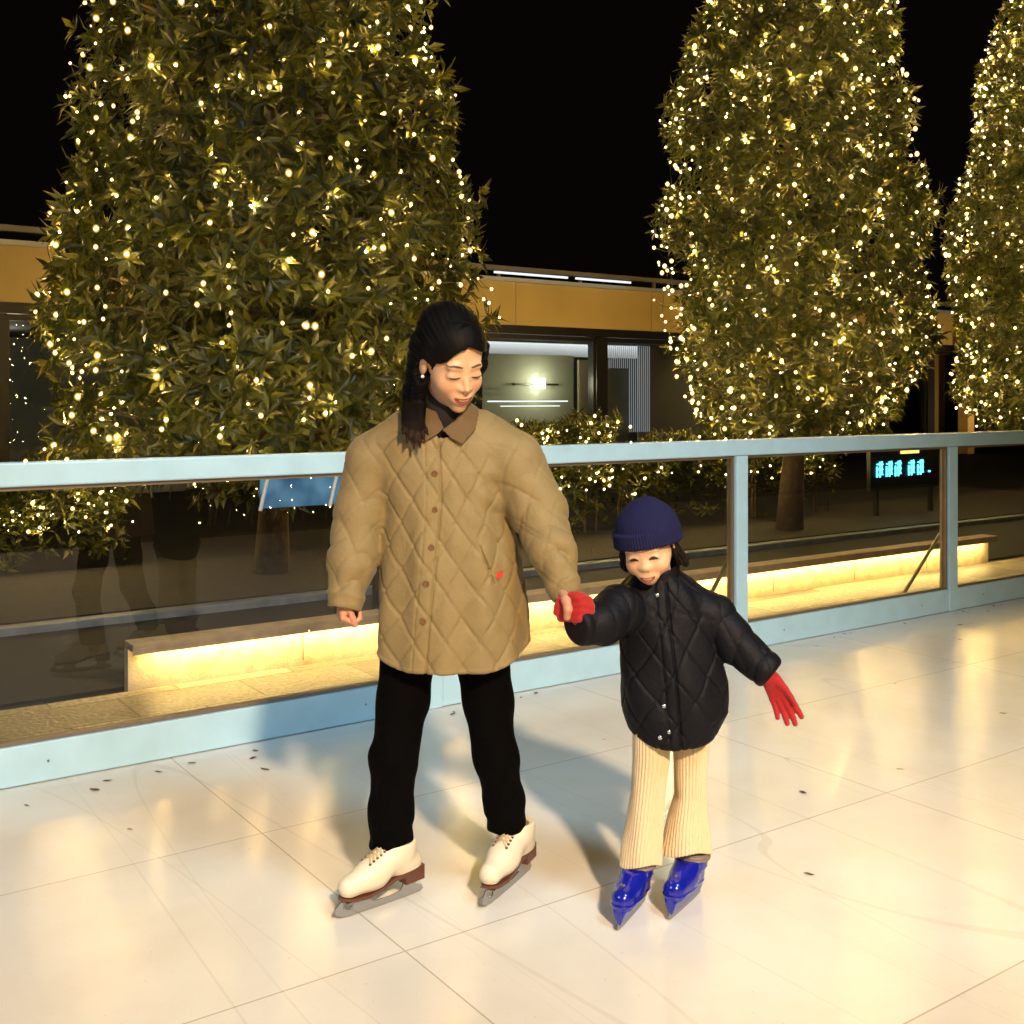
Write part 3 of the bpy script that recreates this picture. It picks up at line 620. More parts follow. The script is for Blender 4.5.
# cyan neon and blue glow set beyond the fence in place of glass reflections
sg = empty('sign_reflection', F(tu(903, 8.2), 8.2, -.09), TH); tag(sg, 'small cyan neon lettering standing in for a sign reflected in the glass at the right', 'sign')
MB().box(-.62, .72, .0, .05, .42, .98).build('sign_board', mat('sign_black', (.012, .014, .02), .3), sg)
mb = MB(); rng = random.Random(4)
for gx in (-.45, -.27, -.10, .16, .34):
    for zz in (.60, .66, .72): mb.box(gx - .055, gx + .055, -.014, -.002, zz, zz + .014)
    mb.box(gx - .008, gx + .006, -.0145, -.0015, .575, .755); mb.box(gx - .062, gx - .05, -.0142, -.0018, .575, .70)
    mb.box(gx + .03, gx + .042, -.0143, -.0017, .60, .76)
mb.box(.5, .53, -.014, -.002, .60, .62)
mb.build('neon_lettering', emit_mat('neon_cyan', (.10, .75, 1.0), 5), sg)
MB().box(-.05, .30, -.014, -.002, .84, .93).build('warm_lamp', emit_mat('sign_warm', (1, .62, .15), 3), sg)
for q in (-.5, .56): MB().box(q, q + .04, .0, .05, -.02, .42).build('leg', mat('sign_black', (0, 0, 0)), sg)

def reflection_mat():
    m = emit_mat('reflection_glow', (.04, .22, .6), .7); nt = m.node_tree; e = [n for n in nt.nodes if n.type == 'EMISSION'][0]
    tc = nt.nodes.new('ShaderNodeTexCoord'); n = nt.nodes.new('ShaderNodeTexNoise'); n.inputs['Scale'].default_value = 4; nt.links.new(tc.outputs['Object'], n.inputs[0])
    r = nt.nodes.new('ShaderNodeValToRGB'); r.color_ramp.elements[0].position = .35; r.color_ramp.elements[1].position = .7
    r.color_ramp.elements[0].color = (.03, .12, .25, 1); r.color_ramp.elements[1].color = (.22, .45, .62, 1)
    nt.links.new(n.outputs['Fac'], r.inputs[0]); nt.links.new(r.outputs[0], e.inputs[0]); return m
bd = empty('blue_reflection', F(tu(325, 6.5), 6.5, -.02), TH); tag(bd, 'low blue glowing panel standing in for a reflection in the glass behind the woman', 'reflection panel')  # made-up glowing panel in place of a blue reflection in the glass
m_w = mat('white_frame', (.7, .75, .8), .4)
mb = MB(); mb.box(-.42, .55, 0, .05, .76, .98); mb.build('glow_panel', reflection_mat(), bd)
mb = MB()
for x in (-.45, .02, .56): mb.tube([(x - .0, -.03, .75), (x + .06, -.03, 1.0)], .012, 6)
mb.box(-.44, .6, -.02, .06, .99, 1.01); mb.build('frame', m_w, bd)
for q in (.36, .50): MB().box(q, q + .03, .0, .04, -.03, .715).build('leg', m_dk, bd)

# =================================================================== PEOPLE
m_skin = attr_mat('skin')
# ------------------------------------------------------------------ woman
SK = (.62, .375, .22)
wl_loc, wl_w = frame(at(452.8, 361.5, 3.06), 30, 27, 5, 1.07)
YB = 3.15
def wbody(P):
    L = wl_loc(P); d = head_sdf(L)
    neck = seg(P, wl_w((0, -.035, -.05)), at(443, 436, 3.16), .052, .058); d = smin(d, neck, .02)
    d = smin(d, seg(P, at(443, 445, 3.16), at(452, 612, 3.16), .09, .10), .04)
    d = smin(d, chain(P, [(at(443, 450, 3.16), .06), (at(378, 455, 3.16), .045), (at(361, 510, 3.15), .04), (at(347, 590, 3.08), .028)], .02), .02)
    d = smin(d, chain(P, [(at(443, 450, 3.16), .06), (at(512, 458, 3.15), .045), (at(540, 515, 3.10), .04), (at(562, 584, 3.00), .026)], .02), .02)
    d = smin(d, chain(P, [(at(408, 660, 3.15), .052), (at(394, 757, 3.125), .038), (at(391, 850, 3.18), .034)], .03), .03)
    d = smin(d, chain(P, [(at(483, 660, 3.16), .052), (at(496, 757, 3.19), .036), (at(506, 825, 3.27), .034)], .03), .03)
    # resting hand, fingers curled
    d = smin(d, hand_sdf(P, at(342, 591, 3.07), (.02, -.18, -1), (.30, -.9, 0), [1.05, 1.1, 1.15, 1.2], .84, 0, (.30, .25), .25, side=-1), .012)
    # hand that holds the child's glove: thumb in front, fingers round the back
    d = smin(d, hand_sdf(P, at(562, 580, 3.00), (.02, .10, -1), (.10, -1, 0), [.75, .8, .8, .8], .80, 0, (.40, .42), .0, side=-1), .010)
    d = smin(d, chain(P, [(at(561, 590, 2.97), .014), (at(566, 600, 2.905), .0125), (at(568, 609, 2.884), .0112), (at(567, 617, 2.893), .0095)], .006), .006)
    return d
def wcol(P):
    c = face_color(wl_loc(P), SK, (.30, .065, .045), (.015, .008, .005))
    h = P[:, 2] < 1.2; c[h] = c[h] * 0 + np.array((.50, .24, .15)); return c
woman = body_obj('person', wbody, (-.56, 2.82, .10), (.20, 3.42, 1.74), .0022, m_skin, colf=wcol)
tag(woman, 'dark-haired adult in an oversized tan quilted coat and white skates, looking down at the child', 'person')

# hair
def stray(parent, W, cen, rad, n, seed, m):
    rg = np.random.default_rng(seed); mb = MB()
    for k in range(n):
        a0 = rg.normal(0, .35); a1 = rg.choice([-1, 1]) * rg.uniform(1.3, 2.3); b0 = rg.uniform(.2, 1.2); b1 = rg.uniform(-.9, .3); r0 = rad * rg.uniform(.93, 1.0); lift = rg.uniform(0, .05)
        pts = []
        for t in np.linspace(0, 1, 7):
            a = a0 + (a1 - a0) * t; b = b0 + (b1 - b0) * t; r = r0 * (1 + lift * math.sin(t * PI) + lift * t * t)
            pts.append(tuple(W((cen[0] + math.sin(a) * r * .82, cen[1] + math.sin(b) * r * .95 * math.cos(a * .3), cen[2] + math.cos(a) * r * .90))))
        mb.tube(pts, [.0006] * 6 + [.0002], 3, cap=False)
    o = mb.build('stray_hair', m, parent); o['kind'] = 'stuff'
def whair(P):
    L = wl_loc(P); X = np.stack([np.abs(L[:, 0] + .002), L[:, 1], L[:, 2]], 1); damp = np.clip((.045 - L[:, 1]) / .05, 0, 1)
    st = .0007 * np.sin(np.arctan2(L[:, 0], L[:, 2] + .02) * 61 + L[:, 1] * 70) + .0010 * np.sin(np.arctan2(L[:, 0], L[:, 2]) * 23 + L[:, 1] * 22)
    d = ell(L, (0, -.027, .044), (.088, .113, .089))
    d = smin(d, ell(L, (-.006, -.062, .086), (.058, .056, .046)), .04)
    face = ell(L, (.0, .085, -.035), (.0650, .075, .105)); d = smax(d, -face, .006)
    brow = smax(smax(L[:, 2] - (.073 - .95 * np.maximum(-L[:, 0], 0) - .45 * np.maximum(L[:, 0], 0)), .030 - L[:, 1], .01), np.abs(L[:, 0]) - .066, .01); d = smax(d, -brow, .010)
    # side curtains falling behind the cheeks
    lft = chain(P, [(wl_w((-.066, .000, .045)), .024), (wl_w((-.077, -.008, -.025)), .021), (at(417, 404, 3.10), .021), (at(415, 418, 3.07), .012)], .02)
    l2 = chain(P, [(wl_w((-.066, -.05, .03)), .04), (at(416, 392, 3.15), .036), (at(412, 412, 3.12), .026), (at(412, 424, 3.08), .010)], .02)
    for k, (ax, bx, by, r0) in enumerate(((406, 403, 434, .013), (409, 407, 443, .013), (412, 410, 439, .014), (414, 414, 449, .014), (417, 416, 442, .013), (419, 420, 447, .013), (421, 424, 440, .012), (423, 428, 435, .010))):
        lft = smin(lft, chain(P, [(at(ax, 405, 3.08), r0), (at(ax - 1, 424, 3.035), r0 * .80), (at((ax + bx) / 2, (424 + by) / 2, 3.005), r0 * .60), (at(bx, by, 2.992), .0022)], .004), .006)
    rgt = chain(P, [(wl_w((.078, .018, .045)), .013), (wl_w((.080, .012, -.01)), .012), (wl_w((.074, .006, -.07)), .010), (wl_w((.066, .0, -.11)), .006)], .02)
    bk = chain(P, [(wl_w((0, -.09, .03)), .06), (at(440, 400, 3.22), .062), (at(440, 430, 3.25), .04)], .03)
    d = smin(smin(smin(smin(d, lft, .02), l2, .02), rgt, .012), bk, .03)
    return smax(d, -ell(L, (-.088, .006, -.020), (.026, .024, .036)), .006) + st * (.15 + .85 * damp)
def hair_mat():
    m = mat('dark_hair', (.0022, .0018, .0015), .6, spec=.10); nt = m.node_tree; b = nt.nodes['Principled BSDF']
    tc = nt.nodes.new('ShaderNodeTexCoord'); sx = nt.nodes.new('ShaderNodeSeparateXYZ'); nt.links.new(tc.outputs['Object'], sx.inputs[0])
    r = nt.nodes.new('ShaderNodeMapRange'); r.inputs[1].default_value = 1.38; r.inputs[2].default_value = 1.28; nt.links.new(sx.outputs['Z'], r.inputs[0])
    mx = nt.nodes.new('ShaderNodeMixRGB'); mx.inputs[1].default_value = (.0022, .0018, .0015, 1); mx.inputs[2].default_value = (.026, .012, .006, 1)
    nt.links.new(r.outputs[0], mx.inputs[0]); nt.links.new(mx.outputs[0], b.inputs['Base Color']); return m
body_obj('hair', whair, (-.42, 2.86, 1.20), (.02, 3.40, 1.80), .0024, hair_mat(), woman)
hair_o = [o for o in woman.children if o.name.startswith('hair')][0]
stray(hair_o, wl_w, (0, -.030, .040), .100, 26, 5, MATS['dark_hair'])
# turtleneck
def wturt(P):
    L = wl_loc(P); d = seg(P, wl_w((0, -.038, -.085)), at(444, 440, 3.14), .0605, .074) + .0015 * np.sin(P[:, 2] * 700) * 0
    return smax(d, L[:, 2] + .092 - np.clip(-L[:, 1], 0, 1) * .5, .008)
body_obj('turtleneck', wturt, (-.34, 2.92, 1.22), (-.06, 3.34, 1.50), .004, mat('black_knit', (.003, .003, .004), .85, bump=.4, bscale=300), woman)
# ear studs
for q in ((-.081, .002, -.036), (.0805, .0, -.036)):
    p = wl_w(q); body_obj('earring', lambda P, p=p: np.linalg.norm(P - p, axis=1) - .0050, p - .012, p + .012, .0015, mat('pearl', (.85, .83, .78), .15), woman)
# coat
def zat(py, Y=YB): return CAM_Z - (py - HOR) / FPX * Y
def xat(px, Y=YB): return (px - 512) / FPX * Y
def levels(rows, Y): return [(zat(py, Y), xat((a + b) / 2, Y), (b - a) / 2 / FPX * Y, hd) for py, a, b, hd in rows][::-1]
HEM = zat(674, 2.985)
CL = levels([(402, 424, 464, .050), (412, 408, 476, .075), (424, 390, 492, .100), (442, 372, 512, .122), (470, 372, 516, .138), (510, 386, 508, .148), (560, 383, 519, .160), (610, 380, 525, .170), (690, 378, 529, .178)], YB)
def edge_x(z): return np.interp(z, [zat(680), zat(615), zat(559), zat(493), zat(437)], [xat(427.5), xat(432), xat(438), xat(443), xat(440)])
def wcoat(P, detail=True):
    x, y, z = P.T
    d, cx = loft(P, CL, 3.16, 2.25)
    ph = np.arctan2(x - cx, 3.16 - y); fr = np.clip((3.16 - y) / .05, 0, 1)
    # soft vertical hanging folds
    if detail:
        fall = np.clip((zat(450) - z) / .3, 0, 1)
        d = d - (.005 * np.sin(ph * 7 + z * 4) + .003 * np.sin(ph * 12 - z * 7 + 1)) * fall
        wr = np.exp(-((x - xat(500))**2 / .07**2 + (z - zat(500))**2 / .10**2))
        d = d - .005 * wr * np.sin((x * .7 + z) * 75)
        d = d + (-quilt(ph * .185 + .01, z, .094, .128, .0030, .0050)) * np.clip((zat(424) - z) / .04, 0, 1)
        e = x - edge_x(z)
        d = d - .0035 * fr * (1 / (1 + np.exp(np.clip(e / .0012, -40, 40)))) * (z < zat(432)) + .0050 * fr * np.exp(-((e - .004) / .0028)**2) * (z < zat(432))
        d = d + .0022 * fr * np.exp(-((e + .036) / .0022)**2)
        # pocket slit
        a, b = np.array((xat(481), zat(540))), np.array((xat(495), zat(576))); q = np.stack([x, z], 1); ab = b - a
        t = np.clip((q - a) @ ab / (ab @ ab), 0, 1); ds = np.linalg.norm(q - a - t[:, None] * ab, axis=1); d = d + .007 * fr * np.exp(-(ds / .003)**2)
    def sleeve(pts, k, ph0):
        s = chain(P, pts, .02)
        if detail:
            a = np.array(pts[1][0]); b = np.array(pts[-1][0]); ax = b - a; Ls = np.linalg.norm(ax); t = ((P - a) @ ax) / Ls**2
            q = P - a - t[:, None] * ax; an = np.arctan2(q[:, 0], -q[:, 1])
            amp = np.clip(t + .15, 0, 1) * (1 - .75 * np.clip((t - .85) / .1, 0, 1))
            pw = lambda v: np.sqrt(np.abs(np.sin(v)) + .01)
            s = s - amp * (.0125 * (pw(t * 17 + 1.1 * np.sin(an + ph0) + .6 * np.sin(an * 2 + 1) + ph0) - .7) * (.6 + .4 * np.sin(an * 2 + t * 9)) + .0075 * (pw(t * 9 - 1.5 * an + 2 * ph0) - .7))
            s = s + quilt(an * .062, t * Ls, .10, .13, -.0018, .0040) * np.clip(1 - t * .7, 0, 1)
            s = s - .0022 * np.exp(-((t - .93) / .02)**2) * 1.5
            s = smax(s, (t - 1.02) * Ls, .006)
            inner = chain(P, [(p, r * .80) for p, r in pts], .02); inner = smax(inner, (.90 - t) * Ls, .004); s = smax(s, -inner, .004)
        return s
    s1 = sleeve([(at(408, 436, 3.16), .075), (at(376, 462, 3.16), .083), (at(361, 512, 3.14), .073), (at(352, 560, 3.10), .066), (at(346, 599, 3.06), .045), (at(345, 606, 3.05), .042)], 1, .3)
    s2 = sleeve([(at(480, 436, 3.15), .075), (at(513, 462, 3.13), .084), (at(537, 508, 3.10), .078), (at(552, 550, 3.03), .062), (at(564, 587, 2.985), .041), (at(566, 595, 2.975), .038)], 1, 1.7)
    d = smin(d, s1, .022); d = smin(d, s2, .022)
    hem = HEM + .9 * np.clip(np.abs(x - xat(450)) - .10, 0, 1)**2 * 3.5 + np.clip(y - 3.16, -1, 1) * .02
    vent = np.exp(-((x - edge_x(z) - .012) / .010)**2) * fr * .0
    d = smax(d, hem - z + vent, .005)
    if detail: d = d - .0022 * np.exp(-((z - hem - .008) / .0045)**2)
    inn, _ = loft(P, [(a, b, c - .022, e - .022) for a, b, c, e in CL], 3.16, 2.25)
    d = smax(d, -smax(inn, z - zat(628), .004), .004)
    # neck hole
    hole = seg(P, at(446, 395, 3.05), at(443, 440, 3.12), .062, .058)
    return smax(d, -hole, .006)
m_coat = mat('tan_quilted_cotton', (.205, .150, .060), .72, bump=.16, bscale=130, sheen=.1, wrinkle=.35, wscale=7, var=.07, vscale=18)
body_obj('coat', wcoat, (-.56, 2.84, .58), (.22, 3.40, 1.46), .0036, m_coat, woman)
# corduroy collar lying open on the shoulders
def poly2(q, pts):
    d = np.full(len(q), 1e9); sg = np.ones(len(q)); n = len(pts)
    for i in range(n):
        a = np.array(pts[i]); b = np.array(pts[i-1]); e = b - a; w = q - a
        t = np.clip(w @ e / (e @ e), 0, 1); d = np.minimum(d, ((w - t[:, None] * e)**2).sum(1))
        c1 = q[:, 1] >= a[1]; c2 = q[:, 1] < b[1]; c3 = e[0] * w[:, 1] > e[1] * w[:, 0]
        sg = np.where((c1 & c2 & c3) | (~c1 & ~c2 & ~c3), -sg, sg)
    return sg * np.sqrt(d)
def wcollar(P):
    x, y, z = P.T; sh, cx = loft(P, CL, 3.16, 2.25); q = np.stack([x, z], 1); Y = 3.03; o = None
    for pts in ([(425, 394), (415, 412), (410, 441), (424, 441), (436, 434), (442, 428), (434, 412)],
                [(468, 394), (478, 410), (474, 430), (462, 443), (452, 438), (444, 430), (456, 421), (464, 408)]):
        p2 = poly2(q, [(xat(a, Y), zat(b, Y)) for a, b in pts]) - .003
        f = smax(p2, np.abs(sh - .011) - .0058, .004); f = smax(f, y - 3.15, .004); o = f if o is None else np.minimum(o, f)
    bk = chain(P, [(at(428, 398, 3.10), .011), (at(430, 393, 3.19), .014), (at(446, 390, 3.24), .015), (at(462, 392, 3.19), .014), (at(468, 397, 3.10), .011)], .01)
    return smin(o, bk, .012) + .0006 * np.sin((x * .9 + z * .3) * 1100)
body_obj('collar', wcollar, (-.36, 2.90, 1.26), (-.04, 3.32, 1.48), .0028, mat('brown_corduroy', (.11, .064, .021), .85, sheen=.2), woman)
m_btn = mat('brown_button', (.13, .06, .02), .35)
cf = lambda P: wcoat(P, False)
for px, py in ((434, 474), (434, 511), (431, 548), (426, 584), (423, 621)):
    x, z = xat(px, 2.99), zat(py, 2.99); y = surf_y(wcoat, x, z, 2.85, 3.1)
    mb = MB(); mb.tube([(x, y + .004, z), (x, y - .003, z), (x, y - .0045, z), (x, y - .0035, z)], [.0088, .0088, .0072, .0055], 16); mb.build('button', m_btn, woman, smooth=False)
x, z = xat(499, 3.0), zat(577, 3.0); y = surf_y(wcoat, x, z, 2.85, 3.15)
hp = [(.0115 * math.sin(t)**3 * 1.05, .0105 * (13*math.cos(t) - 5*math.cos(2*t) - 2*math.cos(3*t) - math.cos(4*t)) / 13) for t in np.linspace(0, 2*PI, 25)[:-1]]
o = MB().prism([(a + x, b + z) for a, b in hp], y - .006, y + .004).build('heart_badge', mat('red_patch', (.55, .02, .015), .6), woman); o['label'] = 'small red heart patch by the pocket'
# trousers
def wtrous(P):
    x, y, z = P.T; d = None
    for pts, ph, cut in (([(at(408, 655, 3.15), .080), (at(403, 700, 3.14), .070), (at(394, 757, 3.115), .064), (at(391, 810, 3.15), .060), (at(391.5, 862, 3.18), .064)], 0, zat(845, 3.18)),
                    ([(at(482, 655, 3.16), .080), (at(488, 700, 3.17), .068), (at(496, 757, 3.18), .061), (at(504, 800, 3.24), .056), (at(508, 840, 3.27), .058)], 2, zat(827, 3.27))):
        s = chain(P, pts, .03); s = s - .0022 * np.sin(z * 40 + x * 64 + ph + 2.5 * np.sin(y * 30)) * np.exp(-((z - .45) / .10)**2) - .0018 * np.sin(z * 85 + 4*np.sin(x*45)) * np.exp(-((z - .18) / .06)**2)
        s = smax(s, cut - z, .004)
        inn = chain(P, [(p, r - .010) for p, r in pts], .03); s = smax(s, -smax(inn, z - cut - .06, .004), .003)
        d = s if d is None else smin(d, s, .02)
    return smax(d, z - zat(645), .01)
body_obj('trousers', wtrous, (-.50, 2.96, .08), (.16, 3.42, .76), .004, mat('black_trousers', (.0015, .0013, .0014), .9, spec=.05, bump=.3, bscale=160, wrinkle=.5, wscale=8), woman)

# ------------------------------------------------------------------ figure skates
def skate(toe, heel, ankle_top, parent, s=1.0):
    toe = np.array(toe); heel = np.array(heel); ax = toe - heel; Ls = np.linalg.norm(ax); f = ax / Ls; r = np.array((-f[1], f[0], 0))
    rot = math.atan2(f[1], f[0]); base = heel
    k = Ls / .29
    base = base + f * .010
    loc = lambda P: (np.stack([(P - base) @ f, (P - base) @ r, P[:, 2]], 1)) / k
    def boot(P):
        L = P
        d = seg(L, (.245, 0, .082), (.16, 0, .098), .030, .038)
        d = smin(d, seg(L, (.17, 0, .10), (.075, 0, .15), .038, .043), .03)
        d = smin(d, seg(L, (.072, 0, .10), (.088, 0, .200), .038, .041), .03)
        d = smin(d, ell(L, (.045, 0, .098), (.040, .033, .036)), .02)
        L2 = np.stack([L[:, 0], L[:, 1] * 1.12, L[:, 2]], 1)
        # sole line: toe low, heel raised
        sole = np.interp(L[:, 0], [0, .07, .10, .15, .20, .28], [.086, .084, .076, .062, .056, .060])
        d = smax(d, sole - L[:, 2], .006)
        d = d + .0014 * np.exp(-((L[:, 2] - sole - .010) / .002)**2)
        # tongue and lacing ridge
        d = d - .004 * np.exp(-(L[:, 1] / .012)**2) * np.clip((L[:, 0] - .08) / .02, 0, 1) * np.clip((.19 - L[:, 0]) / .03, 0, 1) * (L[:, 2] > .10)
        d = smax(d, L[:, 2] - .168, .006)
        top = seg(L, (.088, 0, .155), (.088, 0, .28), .034, .036); return smax(d, -top, .004)
    root = empty('skate', tuple(base), rot); root.parent = parent
    root['label'] = 'white leather figure skate with brown sole and steel blade'
    sc = lambda o: (setattr(o, 'scale', (k, k, k)), o)[1]
    P, Q = nets(boot, (-.01, -.065, .04), (.30, .065, .26), .0028)
    o = sc(link('boot', mesh_np('boot', P, Q), MATS.get('white_leather') or mat('white_leather', (.74, .66, .52), .38, bump=.12, bscale=70, var=.06, vscale=15), root))
    # sole plate and heel
    mb = MB()
    up = [(-.000, .086), (.07, .084), (.10, .076), (.15, .062), (.20, .056), (.272, .060)]
    dn = [(.272, .053), (.20, .048), (.15, .053), (.10, .066), (.075, .066), (.072, .046), (.005, .046)]
    n = 7
    def outl(t): return .033 * (1 - (abs(t - .7) / .75)**2.4) if t > .3 else .028
    import bmesh
    for (x0, x1, zt0, zt1, zb0, zb1) in ((.004, .072, .0865, .0845, .046, .046), (.072, .105, .0845, .0765, .068, .066), (.105, .15, .0765, .063, .066, .054), (.15, .20, .063, .057, .054, .048), (.20, .245, .057, .058, .048, .049), (.245, .272, .058, .061, .049, .053)):
        w0 = {0.004: .022, .072: .027, .105: .025, .15: .030, .20: .0335, .245: .028}[x0]; w1 = {.072: .027, .105: .025, .15: .030, .20: .0335, .245: .028, .272: .012}[x1]
        i = len(mb.v); mb.v += [(x0, -w0, zb0), (x0, w0, zb0), (x0, w0, zt0), (x0, -w0, zt0), (x1, -w1, zb1), (x1, w1, zb1), (x1, w1, zt1), (x1, -w1, zt1)]
        mb.f += [[i, i+1, i+2, i+3], [i+4, i+7, i+6, i+5], [i, i+4, i+5, i+1], [i+1, i+5, i+6, i+2], [i+2, i+6, i+7, i+3], [i+3, i+7, i+4, i]]
    sc(mb.build('sole', mat('brown_sole', (.10, .035, .02), .4), root))
    # blade: long plate, stanchions, mounting plates
    prof = [(-.005, .010), (.004, .003), (.05, .0015), (.14, .001), (.24, .003), (.275, .009), (.292, .022), (.290, .034), (.272, .048), (.262, .046), (.266, .032), (.25, .021), (.235, .020),
            (.225, .046), (.17, .050), (.178, .034), (.165, .021), (.11, .019), (.072, .024), (.062, .044), (.018, .044), (.022, .026), (.0, .021)]
    prof = prof[::-1]
    bl = MB().prism(prof, -.0022, .0022); bl.box(.008, .068, -.018, .018, .0435, .0458); bl.box(.165, .262, -.022, .022, .0455, .0478)
    sc(bl.build('blade', mat('steel_blade', (.50, .50, .50), .25, metal=.9), root))
    # laces
    lm = mat('cream_lace', (.50, .38, .22), .7); em = mat('eyelet_dark', (.10, .06, .03), .4)
    lb = MB(); eb = MB()
    for q in range(6):
        t = q / 5; x = .188 - .060 * t
        def sz(x, y):
            zs = np.linspace(.26, .06, 200); v = boot(np.stack([np.full(200, x), np.full(200, y), zs], 1)); return zs[np.argmax(v < 0)]
        xs = x; a = (xs, -.019, sz(xs, -.019)); b = (xs, .019, sz(xs, .019)); c = (xs - .012, 0, sz(xs - .012, 0) + .004); c2 = (xs - .014, .019, sz(xs - .014, .019))
        if q < 5: lb.tube([a, c, c2], .0026, 6); lb.tube([b, (c[0], 0, c[2] + .002), (c2[0], -.019, sz(c2[0], -.019))], .0026, 6)
        for e in (a, b): eb.tube([(e[0], e[1], e[2] - .002), (e[0] + .0004, e[1] * 1.05, e[2] + .0022)], .0042, 8)
    pass
    sc(lb.build('laces', lm, root, smooth=True)); sc(eb.build('eyelets', em, root))
    return root
def ground(px, py):
    Y = FPX * CAM_Z / (py - HOR); return np.array(((px - 512) / FPX * Y, Y, 0))
skate(ground(338, 921), ground(424, 890), None, woman)
skate(ground(484, 910), ground(531.5, 868.5), None, woman)

# ------------------------------------------------------------------ child
YC = 3.08
cl_loc, cl_w = frame(at(648.0, 545.5, 3.03), -17, 19, 9, .90)
HAND_C = at(581, 611, 2.935)
def cbody(P):
    L = cl_loc(P); d = head_sdf(L, True)
    d = smin(d, seg(P, cl_w((0, -.03, -.05)), at(660, 600, 3.10), .042, .045), .02)
    d = smin(d, seg(P, at(662, 615, 3.10), at(670, 690, 3.10), .065, .065), .03)
    d = smin(d, chain(P, [(at(665, 610, 3.10), .04), (at(632, 603, 3.05), .032), (at(604, 625, 2.98), .028), (at(580, 628, 2.94), .020)], .015), .015)
    d = smin(d, chain(P, [(at(665, 610, 3.10), .04), (at(702, 604, 3.10), .032), (at(736, 642, 3.06), .028), (at(762, 670, 3.02), .019)], .015), .015)
    d = smin(d, chain(P, [(at(652, 735, 3.10), .042), (at(648, 800, 3.09), .028), (at(638, 868, 3.10), .025)], .02), .02)
    d = smin(d, chain(P, [(at(691, 735, 3.12), .042), (at(690, 800, 3.13), .026), (at(692, 870, 3.14), .027)], .02), .02)
    return d
child = body_obj('person', cbody, (.15, 2.86, .12), (.80, 3.26, 1.14), .0021, m_skin, colf=lambda P: face_color(cl_loc(P), (.66, .42, .26), (.40, .11, .07), (.10, .05, .03), True))
tag(child, 'small child in navy beanie, black puffer coat, cream trousers and red gloves, holding a hand', 'person')
def chat(P):
    L = cl_loc(P); an = np.arctan2(L[:, 0], L[:, 1])
    Lr = L - np.array((0, -.012, 0)); c, s = math.cos(R(14)), math.sin(R(14)); y2 = Lr[:, 1] * c + Lr[:, 2] * s; z2 = -Lr[:, 1] * s + Lr[:, 2] * c
    Q = np.stack([Lr[:, 0], y2, z2], 1)
    rib = .0011 * np.cos(an * 64)
    z0 = .006
    d = ell(Q, (.004, 0, .040), (.098, .108, .098)); d = smin(d, ell(Q, (.006, 0, .110), (.035, .035, .026)), .03); d = smax(d, z0 + .004 - z2, .005)
    rr = np.sqrt((Q[:, 0] / .104)**2 + (y2 / .114)**2)
    cuff = smax((rr - 1) * .104, np.abs(z2 - (z0 + .020)) - .0245, .010)
    d = smin(d, cuff, .003)
    inner = ell(Q, (0, 0, .035), (.088, .098, .10)); d = smax(d, -smax(inner, z2 - z0 - .02, .004), .003)
    return d + rib
lo = at(649, 520, 3.03)
body_obj('beanie', chat, lo - np.array((.15, .17, .15)), lo + np.array((.15, .17, .15)), .0022, mat('navy_knit', (.010, .011, .048), .92, spec=.15), child)
def chair_hair(P):
    L = cl_loc(P)
    st = .002 * np.sin(L[:, 0] * 500 + L[:, 2] * 90) + .0012 * np.sin(L[:, 1] * 420 + L[:, 2] * 120)
    d = ell(L, (0, -.030, .018), (.083, .090, .085)); d = smax(d, -ell(L, (0, .075, -.03), (.069, .080, .12)), .01)
    for sg in (-1, 1):
        d = smin(d, chain(P, [(cl_w((sg*.076, -.005, .02)), .014), (cl_w((sg*.080, -.010, -.03)), .013), (cl_w((sg*.088, -.030, -.07)), .015), (cl_w((sg*.094, -.045, -.10)), .005)], .012), .012)
    d = smin(d, chain(P, [(cl_w((0, -.09, -.01)), .05), (cl_w((0, -.09, -.09)), .035)], .02), .02)
    return d + st
body_obj('hair', chair_hair, lo - np.array((.16, .17, .22)), lo + np.array((.16, .19, .12)), .0024, mat('child_hair', (.008, .005, .0035), .6, spec=.15), child)
